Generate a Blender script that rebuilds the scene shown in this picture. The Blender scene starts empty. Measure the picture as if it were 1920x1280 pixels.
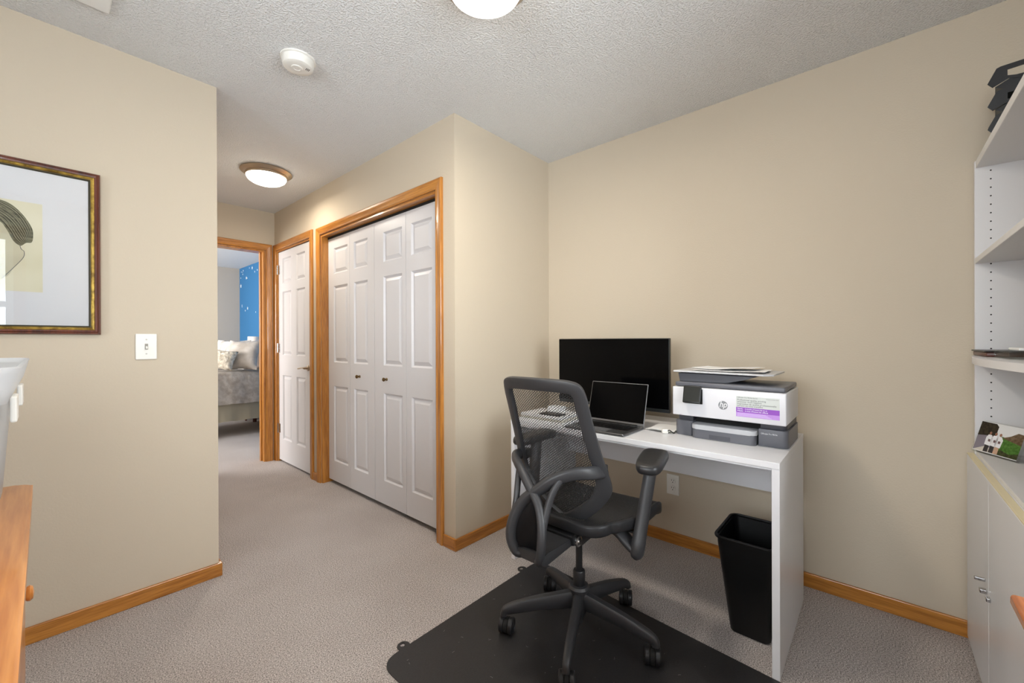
import bpy, bmesh, math, random
from mathutils import Vector, Matrix, Euler
random.seed(7)
C = bpy.context.scene.collection
SC = bpy.context.scene
PI = math.pi

# ------------------------------------------------------------------ camera, world, light, exposure
YAW, PITCH, ROLL, CAMH, FPX = 41.45, -0.08, -0.2145, 1.1686, 775.34
_y, _p, _r = map(math.radians, (YAW, PITCH, ROLL))
fw = Vector((math.cos(_y), math.sin(_y), 0)); rt = Vector((math.sin(_y), -math.cos(_y), 0)); up = Vector((0, 0, 1))
fw2 = fw*math.cos(_p) + up*math.sin(_p); up2 = up*math.cos(_p) - fw*math.sin(_p)
rt3 = rt*math.cos(_r) + up2*math.sin(_r); up3 = up2*math.cos(_r) - rt*math.sin(_r)
cd = bpy.data.cameras.new('camera'); cam = bpy.data.objects.new('camera', cd); C.objects.link(cam)
cam.matrix_world = Matrix(((rt3.x, up3.x, -fw2.x, 0), (rt3.y, up3.y, -fw2.y, 0), (rt3.z, up3.z, -fw2.z, CAMH), (0, 0, 0, 1)))
cd.sensor_width = 36; cd.lens = FPX/1920*36; cd.clip_start = .02
SC.camera = cam
vs = SC.view_settings
SC.display_settings.display_device = 'sRGB'
vs.view_transform = 'Standard'; vs.look = 'None'; vs.gamma = 1; vs.use_curve_mapping = False
vs.exposure = -0.12
w = bpy.data.worlds.new('world'); SC.world = w; w.use_nodes = True
nt = w.node_tree; bg = nt.nodes['Background']
tc = nt.nodes.new('ShaderNodeTexCoord'); sep = nt.nodes.new('ShaderNodeSeparateXYZ'); ramp = nt.nodes.new('ShaderNodeValToRGB')
nt.links.new(tc.outputs['Generated'], sep.inputs[0]); nt.links.new(sep.outputs['Z'], ramp.inputs[0]); nt.links.new(ramp.outputs[0], bg.inputs[0])
ramp.color_ramp.elements[0].position = 0.0; ramp.color_ramp.elements[0].color = (.80, .84, .86, 1)
ramp.color_ramp.elements[1].position = .6; ramp.color_ramp.elements[1].color = (.86, .93, 1, 1)
bg.inputs[1].default_value = 4.0
WIN_SIDE, WIN_FILL, WIN_BACK, WIN_BED = 28.0, 42.0, 74.0, 190.0      # daylight through the windows; the second side one is added fill
def area(name, loc, rot, sx, sy, power, col=(1, 1, 1)):
    l = bpy.data.lights.new(name, 'AREA'); l.shape = 'RECTANGLE'; l.size = sx; l.size_y = sy; l.energy = power; l.color = col
    o = bpy.data.objects.new(name, l); C.objects.link(o); o.location = loc; o.rotation_euler = rot
    return o
DAY = (.92, .96, 1.0); XB_ = -1.72
area('window_and_fill_light', (-.66, -.70, 1.50), (PI/2, 0, 0), .9, 1.15, WIN_SIDE, DAY)
area('window_and_fill_light', (.90, -.70, 1.50), (PI/2, 0, 0), .85, 1.15, WIN_FILL, DAY)  # added fill at an unseen second side window, brightens the alcove wall
area('window_and_fill_light', (XB_-.08, .45, 1.50), (0, -PI/2, 0), 1.15, 1.7, WIN_BACK, DAY)
area('window_and_fill_light', (-1.58, 6.3, 1.55), (0, -PI/2, 0), 1.15, 1.75, WIN_BED, (1, .97, .93))
LAMP_ROOM, LAMP_HALL = 16.0, 10.0

# ------------------------------------------------------------------ materials
def srgb(r, g, b):
    f = lambda c: (c/255)/12.92 if c/255 <= .04045 else ((c/255+.055)/1.055)**2.4
    return (f(r), f(g), f(b), 1)
def M(name, col, rough=.5, metal=0, spec=.5, bump=None, emit=None, coat=0):
    m = bpy.data.materials.new(name); m.use_nodes = True; n = m.node_tree; b = n.nodes['Principled BSDF']
    c = srgb(*col) if max(col) > 1 else (*col, 1)
    b.inputs['Base Color'].default_value = c; b.inputs['Roughness'].default_value = rough; b.inputs['Metallic'].default_value = metal
    b.inputs['Specular IOR Level'].default_value = spec
    b.inputs['Coat Weight'].default_value = coat
    if emit:
        b.inputs['Emission Color'].default_value = (*emit[0], 1); b.inputs['Emission Strength'].default_value = emit[1]
    if bump:
        sc, dist, det = bump
        t = n.nodes.new('ShaderNodeTexCoord'); no = n.nodes.new('ShaderNodeTexNoise'); bu = n.nodes.new('ShaderNodeBump')
        no.inputs['Scale'].default_value = sc; no.inputs['Detail'].default_value = det
        bu.inputs['Distance'].default_value = dist
        n.links.new(t.outputs['Object'], no.inputs['Vector']); n.links.new(no.outputs['Fac'], bu.inputs['Height']); n.links.new(bu.outputs[0], b.inputs['Normal'])
    return m
def nodes(m): return m.node_tree, m.node_tree.nodes, m.node_tree.links, m.node_tree.nodes['Principled BSDF']
def mottled(name, c1, c2, scale, rough=.8, bump=0, detail=4, spec=.3, stretch=(1, 1, 1), lo=.35, hi=.65):
    m = M(name, c1, rough, spec=spec); n, N, L, b = nodes(m)
    t = N.new('ShaderNodeTexCoord'); mp = N.new('ShaderNodeMapping'); no = N.new('ShaderNodeTexNoise'); r = N.new('ShaderNodeValToRGB')
    mp.inputs['Scale'].default_value = stretch
    no.inputs['Scale'].default_value = scale; no.inputs['Detail'].default_value = detail
    r.color_ramp.elements[0].position = lo; r.color_ramp.elements[0].color = srgb(*c1); r.color_ramp.elements[1].position = hi; r.color_ramp.elements[1].color = srgb(*c2)
    L.new(t.outputs['Object'], mp.inputs[0]); L.new(mp.outputs[0], no.inputs['Vector']); L.new(no.outputs['Fac'], r.inputs[0]); L.new(r.outputs[0], b.inputs['Base Color'])
    if bump:
        bu = N.new('ShaderNodeBump'); bu.inputs['Distance'].default_value = bump
        L.new(no.outputs['Fac'], bu.inputs['Height']); L.new(bu.outputs[0], b.inputs['Normal'])
    return m
def wood(name, c1, c2, axis, rough=.32, scale=22):
    st = [1, 1, 1]; st[axis] = .05
    m = M(name, c1, rough, spec=.5, coat=.3); n, N, L, b = nodes(m)
    t = N.new('ShaderNodeTexCoord'); mp = N.new('ShaderNodeMapping'); mp.inputs['Scale'].default_value = st
    n1 = N.new('ShaderNodeTexNoise'); n1.inputs['Scale'].default_value = scale; n1.inputs['Detail'].default_value = 6; n1.inputs['Distortion'].default_value = .8
    n2 = N.new('ShaderNodeTexNoise'); n2.inputs['Scale'].default_value = scale*9; n2.inputs['Detail'].default_value = 3
    mx = N.new('ShaderNodeMath'); mx.operation = 'MULTIPLY_ADD'; mx.inputs[1].default_value = .45
    ml = N.new('ShaderNodeMath'); ml.operation = 'MULTIPLY'; ml.inputs[1].default_value = .55
    r = N.new('ShaderNodeValToRGB'); e = r.color_ramp.elements
    e[0].position = .36; e[0].color = srgb(*c1); e[1].position = .62; e[1].color = srgb(*c2)
    L.new(t.outputs['Object'], mp.inputs[0])
    for q in (n1, n2): L.new(mp.outputs[0], q.inputs['Vector'])
    L.new(n1.outputs['Fac'], ml.inputs[0]); L.new(n2.outputs['Fac'], mx.inputs[0]); L.new(ml.outputs[0], mx.inputs[2])
    L.new(mx.outputs[0], r.inputs[0]); L.new(r.outputs[0], b.inputs['Base Color'])
    return m
def pane(name, tint=(1, 1, 1), ior=1.5, rough=0.0, flat=None):
    m = bpy.data.materials.new(name); m.use_nodes = True; n = m.node_tree; N = n.nodes; L = n.links
    N.remove(N['Principled BSDF']); o = N['Material Output']
    tr = N.new('ShaderNodeBsdfTransparent'); tr.inputs[0].default_value = (*tint, 1)
    gl = N.new('ShaderNodeBsdfGlossy'); gl.inputs['Roughness'].default_value = rough
    fr = N.new('ShaderNodeFresnel'); fr.inputs[0].default_value = ior; mx = N.new('ShaderNodeMixShader')
    mx.inputs[0].default_value = flat or .04
    if flat is None: L.new(fr.outputs[0], mx.inputs[0])
    L.new(tr.outputs[0], mx.inputs[1]); L.new(gl.outputs[0], mx.inputs[2]); L.new(mx.outputs[0], o.inputs[0])
    return m

m_wall = M('wall_paint', (200, 188, 169), .72, spec=.25, bump=(140, .0006, 3))
m_gray = M('bedroom_gray_paint', (186, 178, 168), .8, spec=.2, bump=(140, .0005, 3))
m_blue = M('bedroom_blue_paint', (58, 116, 166), .8, spec=.2)
# ceiling: knocked-down texture
m_ceil = M('ceiling_texture', (230, 231, 232), .85, spec=.2); n, N, L, b = nodes(m_ceil)
t = N.new('ShaderNodeTexCoord'); no = N.new('ShaderNodeTexNoise'); no.inputs['Scale'].default_value = 125; no.inputs['Detail'].default_value = 2.5
cr = N.new('ShaderNodeValToRGB'); cr.color_ramp.elements[0].position = .45; cr.color_ramp.elements[1].position = .68
bu = N.new('ShaderNodeBump'); bu.inputs['Distance'].default_value = .005; bu.inputs['Strength'].default_value = .8
L.new(t.outputs['Object'], no.inputs['Vector']); L.new(no.outputs['Fac'], cr.inputs[0]); L.new(cr.outputs[0], bu.inputs['Height']); L.new(bu.outputs[0], b.inputs['Normal'])
# carpet
m_carpet = M('carpet', (160, 150, 142), .95, spec=.1); n, N, L, b = nodes(m_carpet)
t = N.new('ShaderNodeTexCoord'); n1 = N.new('ShaderNodeTexNoise'); n1.inputs['Scale'].default_value = 230; n1.inputs['Detail'].default_value = 4; n1.inputs['Roughness'].default_value = .7
n2 = N.new('ShaderNodeTexNoise'); n2.inputs['Scale'].default_value = 2.2; n2.inputs['Detail'].default_value = 5
r1 = N.new('ShaderNodeValToRGB'); e = r1.color_ramp.elements
e[0].position = .36; e[0].color = srgb(106, 99, 96); e[1].position = .64; e[1].color = srgb(238, 230, 226)
r2 = N.new('ShaderNodeValToRGB'); e = r2.color_ramp.elements; e[0].position = .3; e[0].color = (.86, .84, .83, 1); e[1].position = .7; e[1].color = (1, 1, 1, 1)
mx = N.new('ShaderNodeMix'); mx.data_type = 'RGBA'; mx.blend_type = 'MULTIPLY'; mx.inputs[0].default_value = 1
bu = N.new('ShaderNodeBump'); bu.inputs['Distance'].default_value = .006; bu.inputs['Strength'].default_value = .7
for q in (n1, n2): L.new(t.outputs['Object'], q.inputs['Vector'])
L.new(n1.outputs['Fac'], r1.inputs[0]); L.new(n2.outputs['Fac'], r2.inputs[0]); L.new(r1.outputs[0], mx.inputs[6]); L.new(r2.outputs[0], mx.inputs[7]); L.new(mx.outputs[2], b.inputs['Base Color'])
L.new(n1.outputs['Fac'], bu.inputs['Height']); L.new(bu.outputs[0], b.inputs['Normal'])

OAK = ((146, 88, 28), (200, 136, 60))
oak = [wood('oak_trim_%s' % a, *OAK, i) for i, a in enumerate('xyz')]
PINE = ((176, 104, 42), (214, 146, 78))
pine = [wood('honey_wood_%s' % a, *PINE, i, .3, 14) for i, a in enumerate('xyz')]
red_wood = [wood('reddish_wood_%s' % a, (150, 76, 28), (205, 118, 54), i, .25, 14) for i, a in enumerate('xyz')]
dark_wood = wood('dark_leg_wood', (62, 26, 16), (96, 44, 28), 2, .3)
m_door = M('white_door_paint', (212, 211, 214), .35, spec=.45)
m_white = M('white_laminate', (222, 222, 225), .3, spec=.5)
m_shelf = M('white_shelf_laminate', (222, 221, 222), .4, spec=.45)
m_yellowed = M('yellowed_edge', (226, 214, 178), .5)
m_plastic_w = M('white_plastic', (230, 228, 222), .35)
m_blk = M('black_chair_plastic', (34, 34, 36), .42, spec=.4, bump=(900, .0002, 2))
m_blk2 = M('grey_black_nylon', (50, 50, 52), .45, spec=.5, bump=(900, .0002, 2))
m_blk_soft = M('black_pad_rubber', (34, 34, 36), .4, spec=.5)
m_steel = M('steel', (190, 190, 192), .25, metal=1)
m_dsteel = M('dark_steel', (70, 70, 72), .35, metal=.8)
m_nickel = M('satin_nickel', (186, 170, 150), .3, metal=1)
m_brass = M('antique_brass', (120, 100, 70), .35, metal=1)
m_screen = M('black_screen', (5, 5, 6), .15, spec=.12)
m_bezel = M('black_bezel', (14, 14, 15), .35)
m_slot = M('dark_recess', (10, 10, 10), .8)
m_tin = M('black_wastebasket_plastic', (11, 11, 12), .4, spec=.3, bump=(400, .0002, 2))
m_mat = mottled('black_chair_mat', (40, 39, 40), (50, 49, 50), 600, .42, .0004, 2)
m_alu = M('space_grey_aluminium', (120, 121, 124), .35, metal=.9)
m_alu_l = M('lid_aluminium', (140, 141, 144), .35, metal=.9)
m_prn_w = M('printer_white', (218, 218, 223), .35)
m_prn_g = M('printer_grey', (94, 95, 102), .4)
m_prn_gd = M('printer_dark_grey', (70, 71, 78), .42)
m_prn_s = M('printer_silver', (196, 197, 200), .4)
m_paper = M('paper', (240, 240, 240), .7, spec=.2)
m_paper2 = M('cream_paper', (226, 222, 208), .7, spec=.2)
m_purple = M('sticker_purple', (142, 74, 186), .4)
m_lilac = M('sticker_lilac', (184, 138, 216), .4)
m_stick = M('sticker_grey', (204, 209, 206), .4)
m_text_d = M('grey_ink', (92, 96, 98), .5)
m_text_w = M('white_ink', (245, 245, 248), .5)
m_logo = M('logo_grey', (132, 134, 138), .4)
m_gold = mottled('worn_gilt', (112, 86, 32), (192, 160, 74), 40, .35, .0006, 5, .5, (1, 1, 1))
m_gold.node_tree.nodes['Principled BSDF'].inputs['Metallic'].default_value = .6
m_frame = wood('mahogany_frame', (60, 26, 16), (104, 50, 30), 2, .3)
m_matboard = M('white_mat_board', (226, 226, 228), .8, spec=.2)
m_draw = mottled('aged_drawing_paper', (222, 216, 188), (232, 227, 204), 6, .9)
m_char = mottled('charcoal_hair', (84, 84, 72), (136, 134, 112), 18, .9, 0, 6, .2, (1, 1, 6))
m_char2 = mottled('charcoal_hair_light', (136, 134, 112), (168, 164, 140), 16, .9, 0, 6, .2, (1, 1, 6))
m_char3 = M('charcoal_dark', (58, 58, 48), .9)
m_skin = mottled('pencil_wash', (196, 190, 164), (212, 206, 180), 8, .9)
m_glass = pane('picture_glass', ior=1.45)
m_winglass = pane('window_glass', (.97, .98, .98))
m_acr = pane('acrylic', (.97, .98, .975), 1.45, flat=.08)
m_leather = M('brown_leather', (84, 40, 26), .35, bump=(300, .0005, 3))
m_lamp = M('frosted_lamp_glass', (255, 250, 240), .4, emit=((1, .93, .80), 9.0))
m_tray = M('black_letter_tray_plastic', (24, 25, 28), .4)
m_shade = M('white_lamp_shade', (236, 228, 220), .8)
m_foil = mottled('garden_leaves', (52, 92, 34), (128, 160, 84), 9, .8, .05)
m_trunk = M('bark', (84, 70, 56), .9)
m_lawn = mottled('lawn', (86, 120, 52), (120, 150, 76), 3, .9)
def translucent_plastic(name):
    m = bpy.data.materials.new(name); m.use_nodes = True; n = m.node_tree; N = n.nodes; L = n.links; b = N['Principled BSDF']
    b.inputs['Base Color'].default_value = srgb(226, 228, 230); b.inputs['Roughness'].default_value = .3
    tr = N.new('ShaderNodeBsdfTranslucent'); tr.inputs[0].default_value = srgb(226, 228, 230)
    tp = N.new('ShaderNodeBsdfTransparent'); mx = N.new('ShaderNodeMixShader'); mx.inputs[0].default_value = .45
    m2 = N.new('ShaderNodeMixShader'); m2.inputs[0].default_value = .22
    L.new(b.outputs[0], mx.inputs[1]); L.new(tr.outputs[0], mx.inputs[2]); L.new(mx.outputs[0], m2.inputs[1]); L.new(tp.outputs[0], m2.inputs[2]); L.new(m2.outputs[0], N['Material Output'].inputs[0])
    return m
m_bin = translucent_plastic('translucent_plastic')
def mesh_fabric(name, col, bw, bh, mortar, solid=0):
    m = M(name, col, .6); n, N, L, b = nodes(m)
    t = N.new('ShaderNodeTexCoord'); br = N.new('ShaderNodeTexBrick'); br.offset = .5; br.squash = 1
    br.inputs['Scale'].default_value = 1; br.inputs['Brick Width'].default_value = bw; br.inputs['Row Height'].default_value = bh; br.inputs['Mortar Size'].default_value = mortar; br.inputs['Mortar Smooth'].default_value = 0
    tp = N.new('ShaderNodeBsdfTransparent'); mx = N.new('ShaderNodeMixShader')
    L.new(t.outputs['UV'], br.inputs['Vector'])
    inv = N.new('ShaderNodeMath'); inv.operation = 'MAXIMUM'; inv.inputs[1].default_value = solid
    L.new(br.outputs['Fac'], inv.inputs[0]); L.new(inv.outputs[0], mx.inputs[0]); L.new(tp.outputs[0], mx.inputs[1]); L.new(b.outputs[0], mx.inputs[2]); L.new(mx.outputs[0], N['Material Output'].inputs[0])
    return m
m_mesh = mesh_fabric('black_mesh_fabric', (40, 40, 41), .0085, .0058, .0013)
m_mesh_seat = mesh_fabric('black_seat_mesh', (24, 24, 25), .0085, .0058, .0018, .75)
def quilted(name, c1, c2, sc):
    m = mottled(name, c1, c2, sc, .9, .012, 4, .15); return m
m_quilt = quilted('grey_quilt', (196, 186, 177), (226, 219, 212), 14)
m_skirt = M('cream_bed_skirt', (196, 188, 168), .9, spec=.1)
m_pil1 = mottled('grey_pillow_cloth', (168, 160, 152), (196, 190, 184), 8, .9, .006)
m_pil2 = mottled('cream_ruched_cloth', (172, 162, 146), (222, 214, 200), 26, .9, .02)
m_pil3 = mottled('striped_sham_cloth', (176, 170, 164), (226, 222, 216), 9, .9, .006, 2, .2, (1, 3, .6))
m_pil4 = M('pinkish_grey_cloth', (176, 160, 152), .9)
m_head = M('headboard_cloth', (150, 140, 132), .9)
m_star = M('white_star_vinyl', (240, 244, 246), .6)

# ------------------------------------------------------------------ helpers
def link(name, me, mat=None, parent=None, smooth=False, angle=None):
    o = bpy.data.objects.new(name, me); C.objects.link(o)
    if mat is not None:
        for q in (mat if isinstance(mat, (list, tuple)) else [mat]): me.materials.append(q)
    if parent is not None:
        o.parent = parent; o.matrix_parent_inverse = Matrix.Translation(-Vector(parent.location)) if False else Matrix()
        # geometry is built in world coordinates: shift into the parent's frame
        me.transform(WORLD[parent.name].inverted()) if parent.name in WORLD else None
    if smooth:
        for p in me.polygons: p.use_smooth = True
        if angle:
            me.set_sharp_from_angle(angle=math.radians(angle))
    return o
WORLD = {}
def mesh_of(bm):
    bmesh.ops.recalc_face_normals(bm, faces=bm.faces)
    me = bpy.data.meshes.new('m'); bm.to_mesh(me); bm.free(); return me
def obj(name, bm, mat, parent=None, smooth=False, angle=40):
    me = mesh_of(bm); o = link(name, me, mat, parent, smooth, angle); me.name = name; return o
def tag(o, label, cat, group=None):
    o['label'] = label; o['category'] = cat
    if group: o['group'] = group
    return o
def struct(o): o['kind'] = 'structure'; return o
def stuff(o): o['kind'] = 'stuff'; return o
def thing(name, label, cat, loc, group=None):
    o = bpy.data.objects.new(name, None); C.objects.link(o); o.empty_display_size = .05; o.location = loc
    WORLD[o.name] = Matrix.Translation(Vector(loc)); tag(o, label, cat, group); return o
def register(o):
    """lets children be added to a mesh object built in its parent's frame"""
    w_ = Matrix()
    q = o
    if q.parent and q.parent.name in WORLD: w_ = WORLD[q.parent.name]
    WORLD[o.name] = w_; return o
def B(): return bmesh.new()
def box(bm, x0, x1, y0, y1, z0, z1, bev=0, seg=2, mi=0, mtx=None):
    vs_ = [bm.verts.new(v) for v in ((x0, y0, z0), (x1, y0, z0), (x1, y1, z0), (x0, y1, z0), (x0, y0, z1), (x1, y0, z1), (x1, y1, z1), (x0, y1, z1))]
    fs = [bm.faces.new([vs_[i] for i in f]) for f in ((3, 2, 1, 0), (4, 5, 6, 7), (0, 1, 5, 4), (1, 2, 6, 5), (2, 3, 7, 6), (3, 0, 4, 7))]
    for f in fs: f.material_index = mi
    if mtx is not None: bmesh.ops.transform(bm, matrix=mtx, verts=vs_)
    if bev:
        es = list({e for f in fs for e in f.edges})
        bmesh.ops.bevel(bm, geom=es, offset=bev, segments=seg, affect='EDGES', profile=.5)
    return bm
def prism(bm, pts, d0, d1, fn, bev=0, mi=0):
    """polygon pts (u,v) extruded from d0 to d1; fn maps (u,v,d) to world"""
    a = [bm.verts.new(fn(u, v, d0)) for u, v in pts]; b_ = [bm.verts.new(fn(u, v, d1)) for u, v in pts]
    k = len(pts); fs = [bm.faces.new(a), bm.faces.new(b_[::-1])]
    for i in range(k): fs.append(bm.faces.new((a[i], b_[i], b_[(i+1) % k], a[(i+1) % k])))
    for f in fs: f.material_index = mi
    if bev:
        es = list({e for f in fs[:2] for e in f.edges})
        bmesh.ops.bevel(bm, geom=es, offset=bev, segments=2, affect='EDGES', profile=.5)
    return bm
def lathe(bm, prof, center, axis=Vector((0, 0, 1)), seg=32, mi=0):
    """prof: list of (radius, height) along axis"""
    ax = Vector(axis).normalized(); q = ax.to_track_quat('Z', 'Y'); c = Vector(center); rings = []
    for r, h in prof:
        if r < 1e-5: rings.append([bm.verts.new(c + q @ Vector((0, 0, h)))])
        else: rings.append([bm.verts.new(c + q @ Vector((r*math.cos(2*PI*i/seg), r*math.sin(2*PI*i/seg), h))) for i in range(seg)])
    for a, b_ in zip(rings, rings[1:]):
        for i in range(seg):
            j = (i+1) % seg
            if len(a) == 1 and len(b_) == 1: continue
            f = [a[0], b_[i], b_[j]] if len(a) == 1 else ([a[i], b_[0], a[j]] if len(b_) == 1 else [a[i], b_[i], b_[j], a[j]])
            bm.faces.new(f).material_index = mi
    for rg, flip in ((rings[0], 1), (rings[-1], 0)):
        if len(rg) > 1: bm.faces.new(rg if not flip else rg[::-1]).material_index = mi
    return bm
def catmull(pts, n=6, closed=False):
    P_ = [Vector(p) for p in pts]; out = []; k = len(P_)
    rng = range(k if closed else k-1)
    for i in rng:
        g = lambda j: P_[j % k] if closed else P_[max(0, min(k-1, j))]
        p0, p1, p2, p3 = g(i-1), g(i), g(i+1), g(i+2)
        for s in range(n):
            t_ = s/n
            out.append(.5*((2*p1) + (p2-p0)*t_ + (2*p0-5*p1+4*p2-p3)*t_*t_ + (3*p1-p0-3*p2+p3)*t_**3))
    if not closed: out.append(P_[-1].copy())
    return out
def sweep(bm, pts, wid, thk, normals=None, closed=False, seg=12, sq=.6, caps=True, mi=0):
    """sweep a superellipse along pts; wid/thk: number or list (half sizes along side / normal)"""
    k = len(pts); rings = []
    W_ = wid if isinstance(wid, (list, tuple)) else [wid]*k; T_ = thk if isinstance(thk, (list, tuple)) else [thk]*k
    nprev = None
    for i in range(k):
        a = pts[(i-1) % k] if closed or i > 0 else pts[i]; b_ = pts[(i+1) % k] if closed or i < k-1 else pts[i]
        tg = (Vector(b_)-Vector(a)).normalized()
        if normals is not None: nn = Vector(normals[i] if isinstance(normals, list) else normals)
        else: nn = nprev if nprev is not None else (Vector((0, 0, 1)) if abs(tg.z) < .9 else Vector((1, 0, 0)))
        nn = (nn - tg*nn.dot(tg)).normalized(); nprev = nn; sd = tg.cross(nn).normalized()
        ring = []
        for s in range(seg):
            th = 2*PI*s/seg; c_, s_ = math.cos(th), math.sin(th)
            cx = math.copysign(abs(c_)**sq, c_); sy = math.copysign(abs(s_)**sq, s_)
            ring.append(bm.verts.new(Vector(pts[i]) + sd*cx*W_[i] + nn*sy*T_[i]))
        rings.append(ring)
    m_ = k if closed else k-1
    for i in range(m_):
        a, b_ = rings[i], rings[(i+1) % k]
        for s in range(seg): bm.faces.new((a[s], b_[s], b_[(s+1) % seg], a[(s+1) % seg])).material_index = mi
    if not closed and caps:
        bm.faces.new(rings[0][::-1]).material_index = mi; bm.faces.new(rings[-1]).material_index = mi
    return bm
def tube(bm, pts, r, seg=8, n=6, closed=False, mi=0):
    return sweep(bm, catmull(pts, n, closed), r, r, closed=closed, seg=seg, sq=1, mi=mi)
def textmesh(name, s, size, origin, parent, mat, right=(0, -1, 0), upv=(0, 0, 1), align='LEFT', shear=0, ext=.00015, maxw=None):
    cu = bpy.data.curves.new('t', 'FONT'); cu.body = s; cu.size = size; cu.align_x = align; cu.shear = shear; cu.extrude = ext
    o = bpy.data.objects.new('t', cu); C.objects.link(o); dg = bpy.context.evaluated_depsgraph_get()
    me = bpy.data.meshes.new_from_object(o.evaluated_get(dg)); bpy.data.objects.remove(o); bpy.data.curves.remove(cu)
    if maxw:
        xs = [v.co.x for v in me.vertices]; k = maxw/(max(xs)-min(xs)); me.transform(Matrix.Diagonal((k, 1, 1, 1)))
    r_ = Vector(right); u_ = Vector(upv); n_ = r_.cross(u_); o_ = Vector(origin)
    me.transform(Matrix(((r_.x, u_.x, n_.x, o_.x), (r_.y, u_.y, n_.y, o_.y), (r_.z, u_.z, n_.z, o_.z), (0, 0, 0, 1))))
    me.name = name; me.materials.clear()
    return link(name, me, mat, parent)

# ------------------------------------------------------------------ room dimensions
H = 2.44
XL, YL = .5763, 2.4737         # corner of the picture wall
XC, YC = 1.5182, 1.7648        # outer corner of the closet
XD, YE = 2.3989, 4.4794        # desk wall, hall end wall
YR, XB = -.62, -1.72           # window wall, wall behind
BX0, BX1, BY0, BY1 = -1.5, 2.262, 4.60, 8.325   # bedroom
T = .12

bm = B(); box(bm, XB-.2, XD+.3, YR-.2, BY1+.2, -.1, 0); struct(obj('floor', bm, m_carpet))
bm = B(); box(bm, XB-.2, XD+.3, YR-.2, BY1+.2, H, H+.1); struct(obj('ceiling', bm, m_ceil))
bm = B(); box(bm, XB-T, XL, YL, YL+T, 0, H); struct(obj('wall_left', bm, m_wall))
bm = B(); box(bm, XL-T, XL, YL+T, YE, 0, H); struct(obj('wall_hall', bm, m_wall))
# hall end wall with the bedroom opening
EO0, EO1, EOZ = .655, 1.434, 2.062
bm = B(); box(bm, BX0, EO0, YE, BY0, 0, H); box(bm, EO1, BX1+T, YE, BY0, 0, H); box(bm, EO0, EO1, YE, BY0, EOZ, H); struct(obj('wall_far', bm, m_wall))
# closet wall with its two openings
K0, K1, KZ = 1.922, 3.448, 2.05
D0, D1, DZ = 3.645, 4.425, 2.062
bm = B()
for a, b_, z in ((YC, K0, 0), (K0, K1, KZ), (K1, D0, 0), (D0, D1, DZ), (D1, YE, 0)): box(bm, XC, XC+.115, a, b_, z, H)
struct(obj('wall_closet', bm, m_wall))
bm = B(); box(bm, XC+.115, XD, YC, YC+T, 0, H); struct(obj('wall_alcove', bm, m_wall))
bm = B(); box(bm, XD, XD+T, YR-T, BY0-.13, 0, H); struct(obj('wall_desk', bm, m_wall))
# window walls
WS0, WS1, WT0, WT1, WK0, WK1, WZ0, WZ1 = -1.15, -.17, .42, 1.38, -.45, 1.35, .90, 2.10  # second right-wall opening is unseen, added to let fill onto the alcove wall
bm = B(); box(bm, XB, WS0, YR-T, YR, 0, H); box(bm, WS1, WT0, YR-T, YR, 0, H); box(bm, WT1, XD, YR-T, YR, 0, H)
for a, b_ in ((WS0, WS1), (WT0, WT1)): box(bm, a, b_, YR-T, YR, 0, WZ0); box(bm, a, b_, YR-T, YR, WZ1, H)
struct(obj('wall_right', bm, m_wall))
bm = B(); box(bm, XB-T, XB, YR-T, WK0, 0, H); box(bm, XB-T, XB, WK1, YL, 0, H); box(bm, XB-T, XB, WK0, WK1, 0, WZ0); box(bm, XB-T, XB, WK0, WK1, WZ1, H)
struct(obj('wall_behind', bm, m_wall))
fR = lambda u, v0, v1, z0, z1: (u[0], u[1], YR+v0, YR+v1, z0, z1)
fB = lambda u, v0, v1, z0, z1: (XB+v0, XB+v1, u[0], u[1], z0, z1)
for k, (fn, a, b_) in enumerate(((fR, WS0, WS1), (fR, WT0, WT1), (fB, WK0, WK1))):  # the second one only frames the added fill light
    bm = B()
    for q in ((a-.07, a, WZ0-.07, WZ1+.07), (b_, b_+.07, WZ0-.07, WZ1+.07), (a, b_, WZ1, WZ1+.07), (a, b_, WZ0-.07, WZ0)): box(bm, *fn((q[0], q[1]), .001, .016, q[2], q[3]), .004)
    wn = register(struct(obj('window_%d' % (k+1), bm, oak[2])))
    bm = B(); zm = (WZ0+WZ1)/2
    for q in ((a, a+.045, WZ0, WZ1), (b_-.045, b_, WZ0, WZ1), (a+.045, b_-.045, WZ1-.045, WZ1), (a+.045, b_-.045, WZ0, WZ0+.05), (a+.045, b_-.045, zm-.025, zm+.025)): box(bm, *fn((q[0], q[1]), -.07, -.03, q[2], q[3]), .004)
    obj('sash', bm, m_plastic_w, wn)
    for z0, z1 in ((WZ0+.05, zm-.025), (zm+.025, WZ1-.045)):
        bm = B(); box(bm, *fn((a+.045, b_-.045), -.052, -.048, z0, z1)); obj('pane', bm, m_winglass, wn)
# bedroom shell
bm = B(); box(bm, BX0-T, BX1+T, BY1, BY1+T, 0, H); struct(obj('wall_bedroom_far', bm, m_gray))
bm = B()
box(bm, BX0-T, BX0, BY0, BY1, 0, .95); box(bm, BX0-T, BX0, BY0, BY1, 2.15, H); box(bm, BX0-T, BX0, BY0, 5.4, .95, 2.15); box(bm, BX0-T, BX0, 7.2, BY1, .95, 2.15)
struct(obj('wall_bedroom_left', bm, m_gray))
bm = B(); box(bm, BX1, BX1+T, BY0, BY1, 0, H); wblue = register(struct(obj('wall_bedroom_blue', bm, m_blue)))
def star(y, z, r):
    bm = B(); pts = [(y + (r if i % 2 == 0 else r*.42)*math.sin(i*PI/5), z + (r if i % 2 == 0 else r*.42)*math.cos(i*PI/5)) for i in range(10)]
    prism(bm, pts, 0, .002, lambda u, v, d: (BX1-.0005-d, u, v)); obj('star', bm, m_star, wblue)

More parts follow.
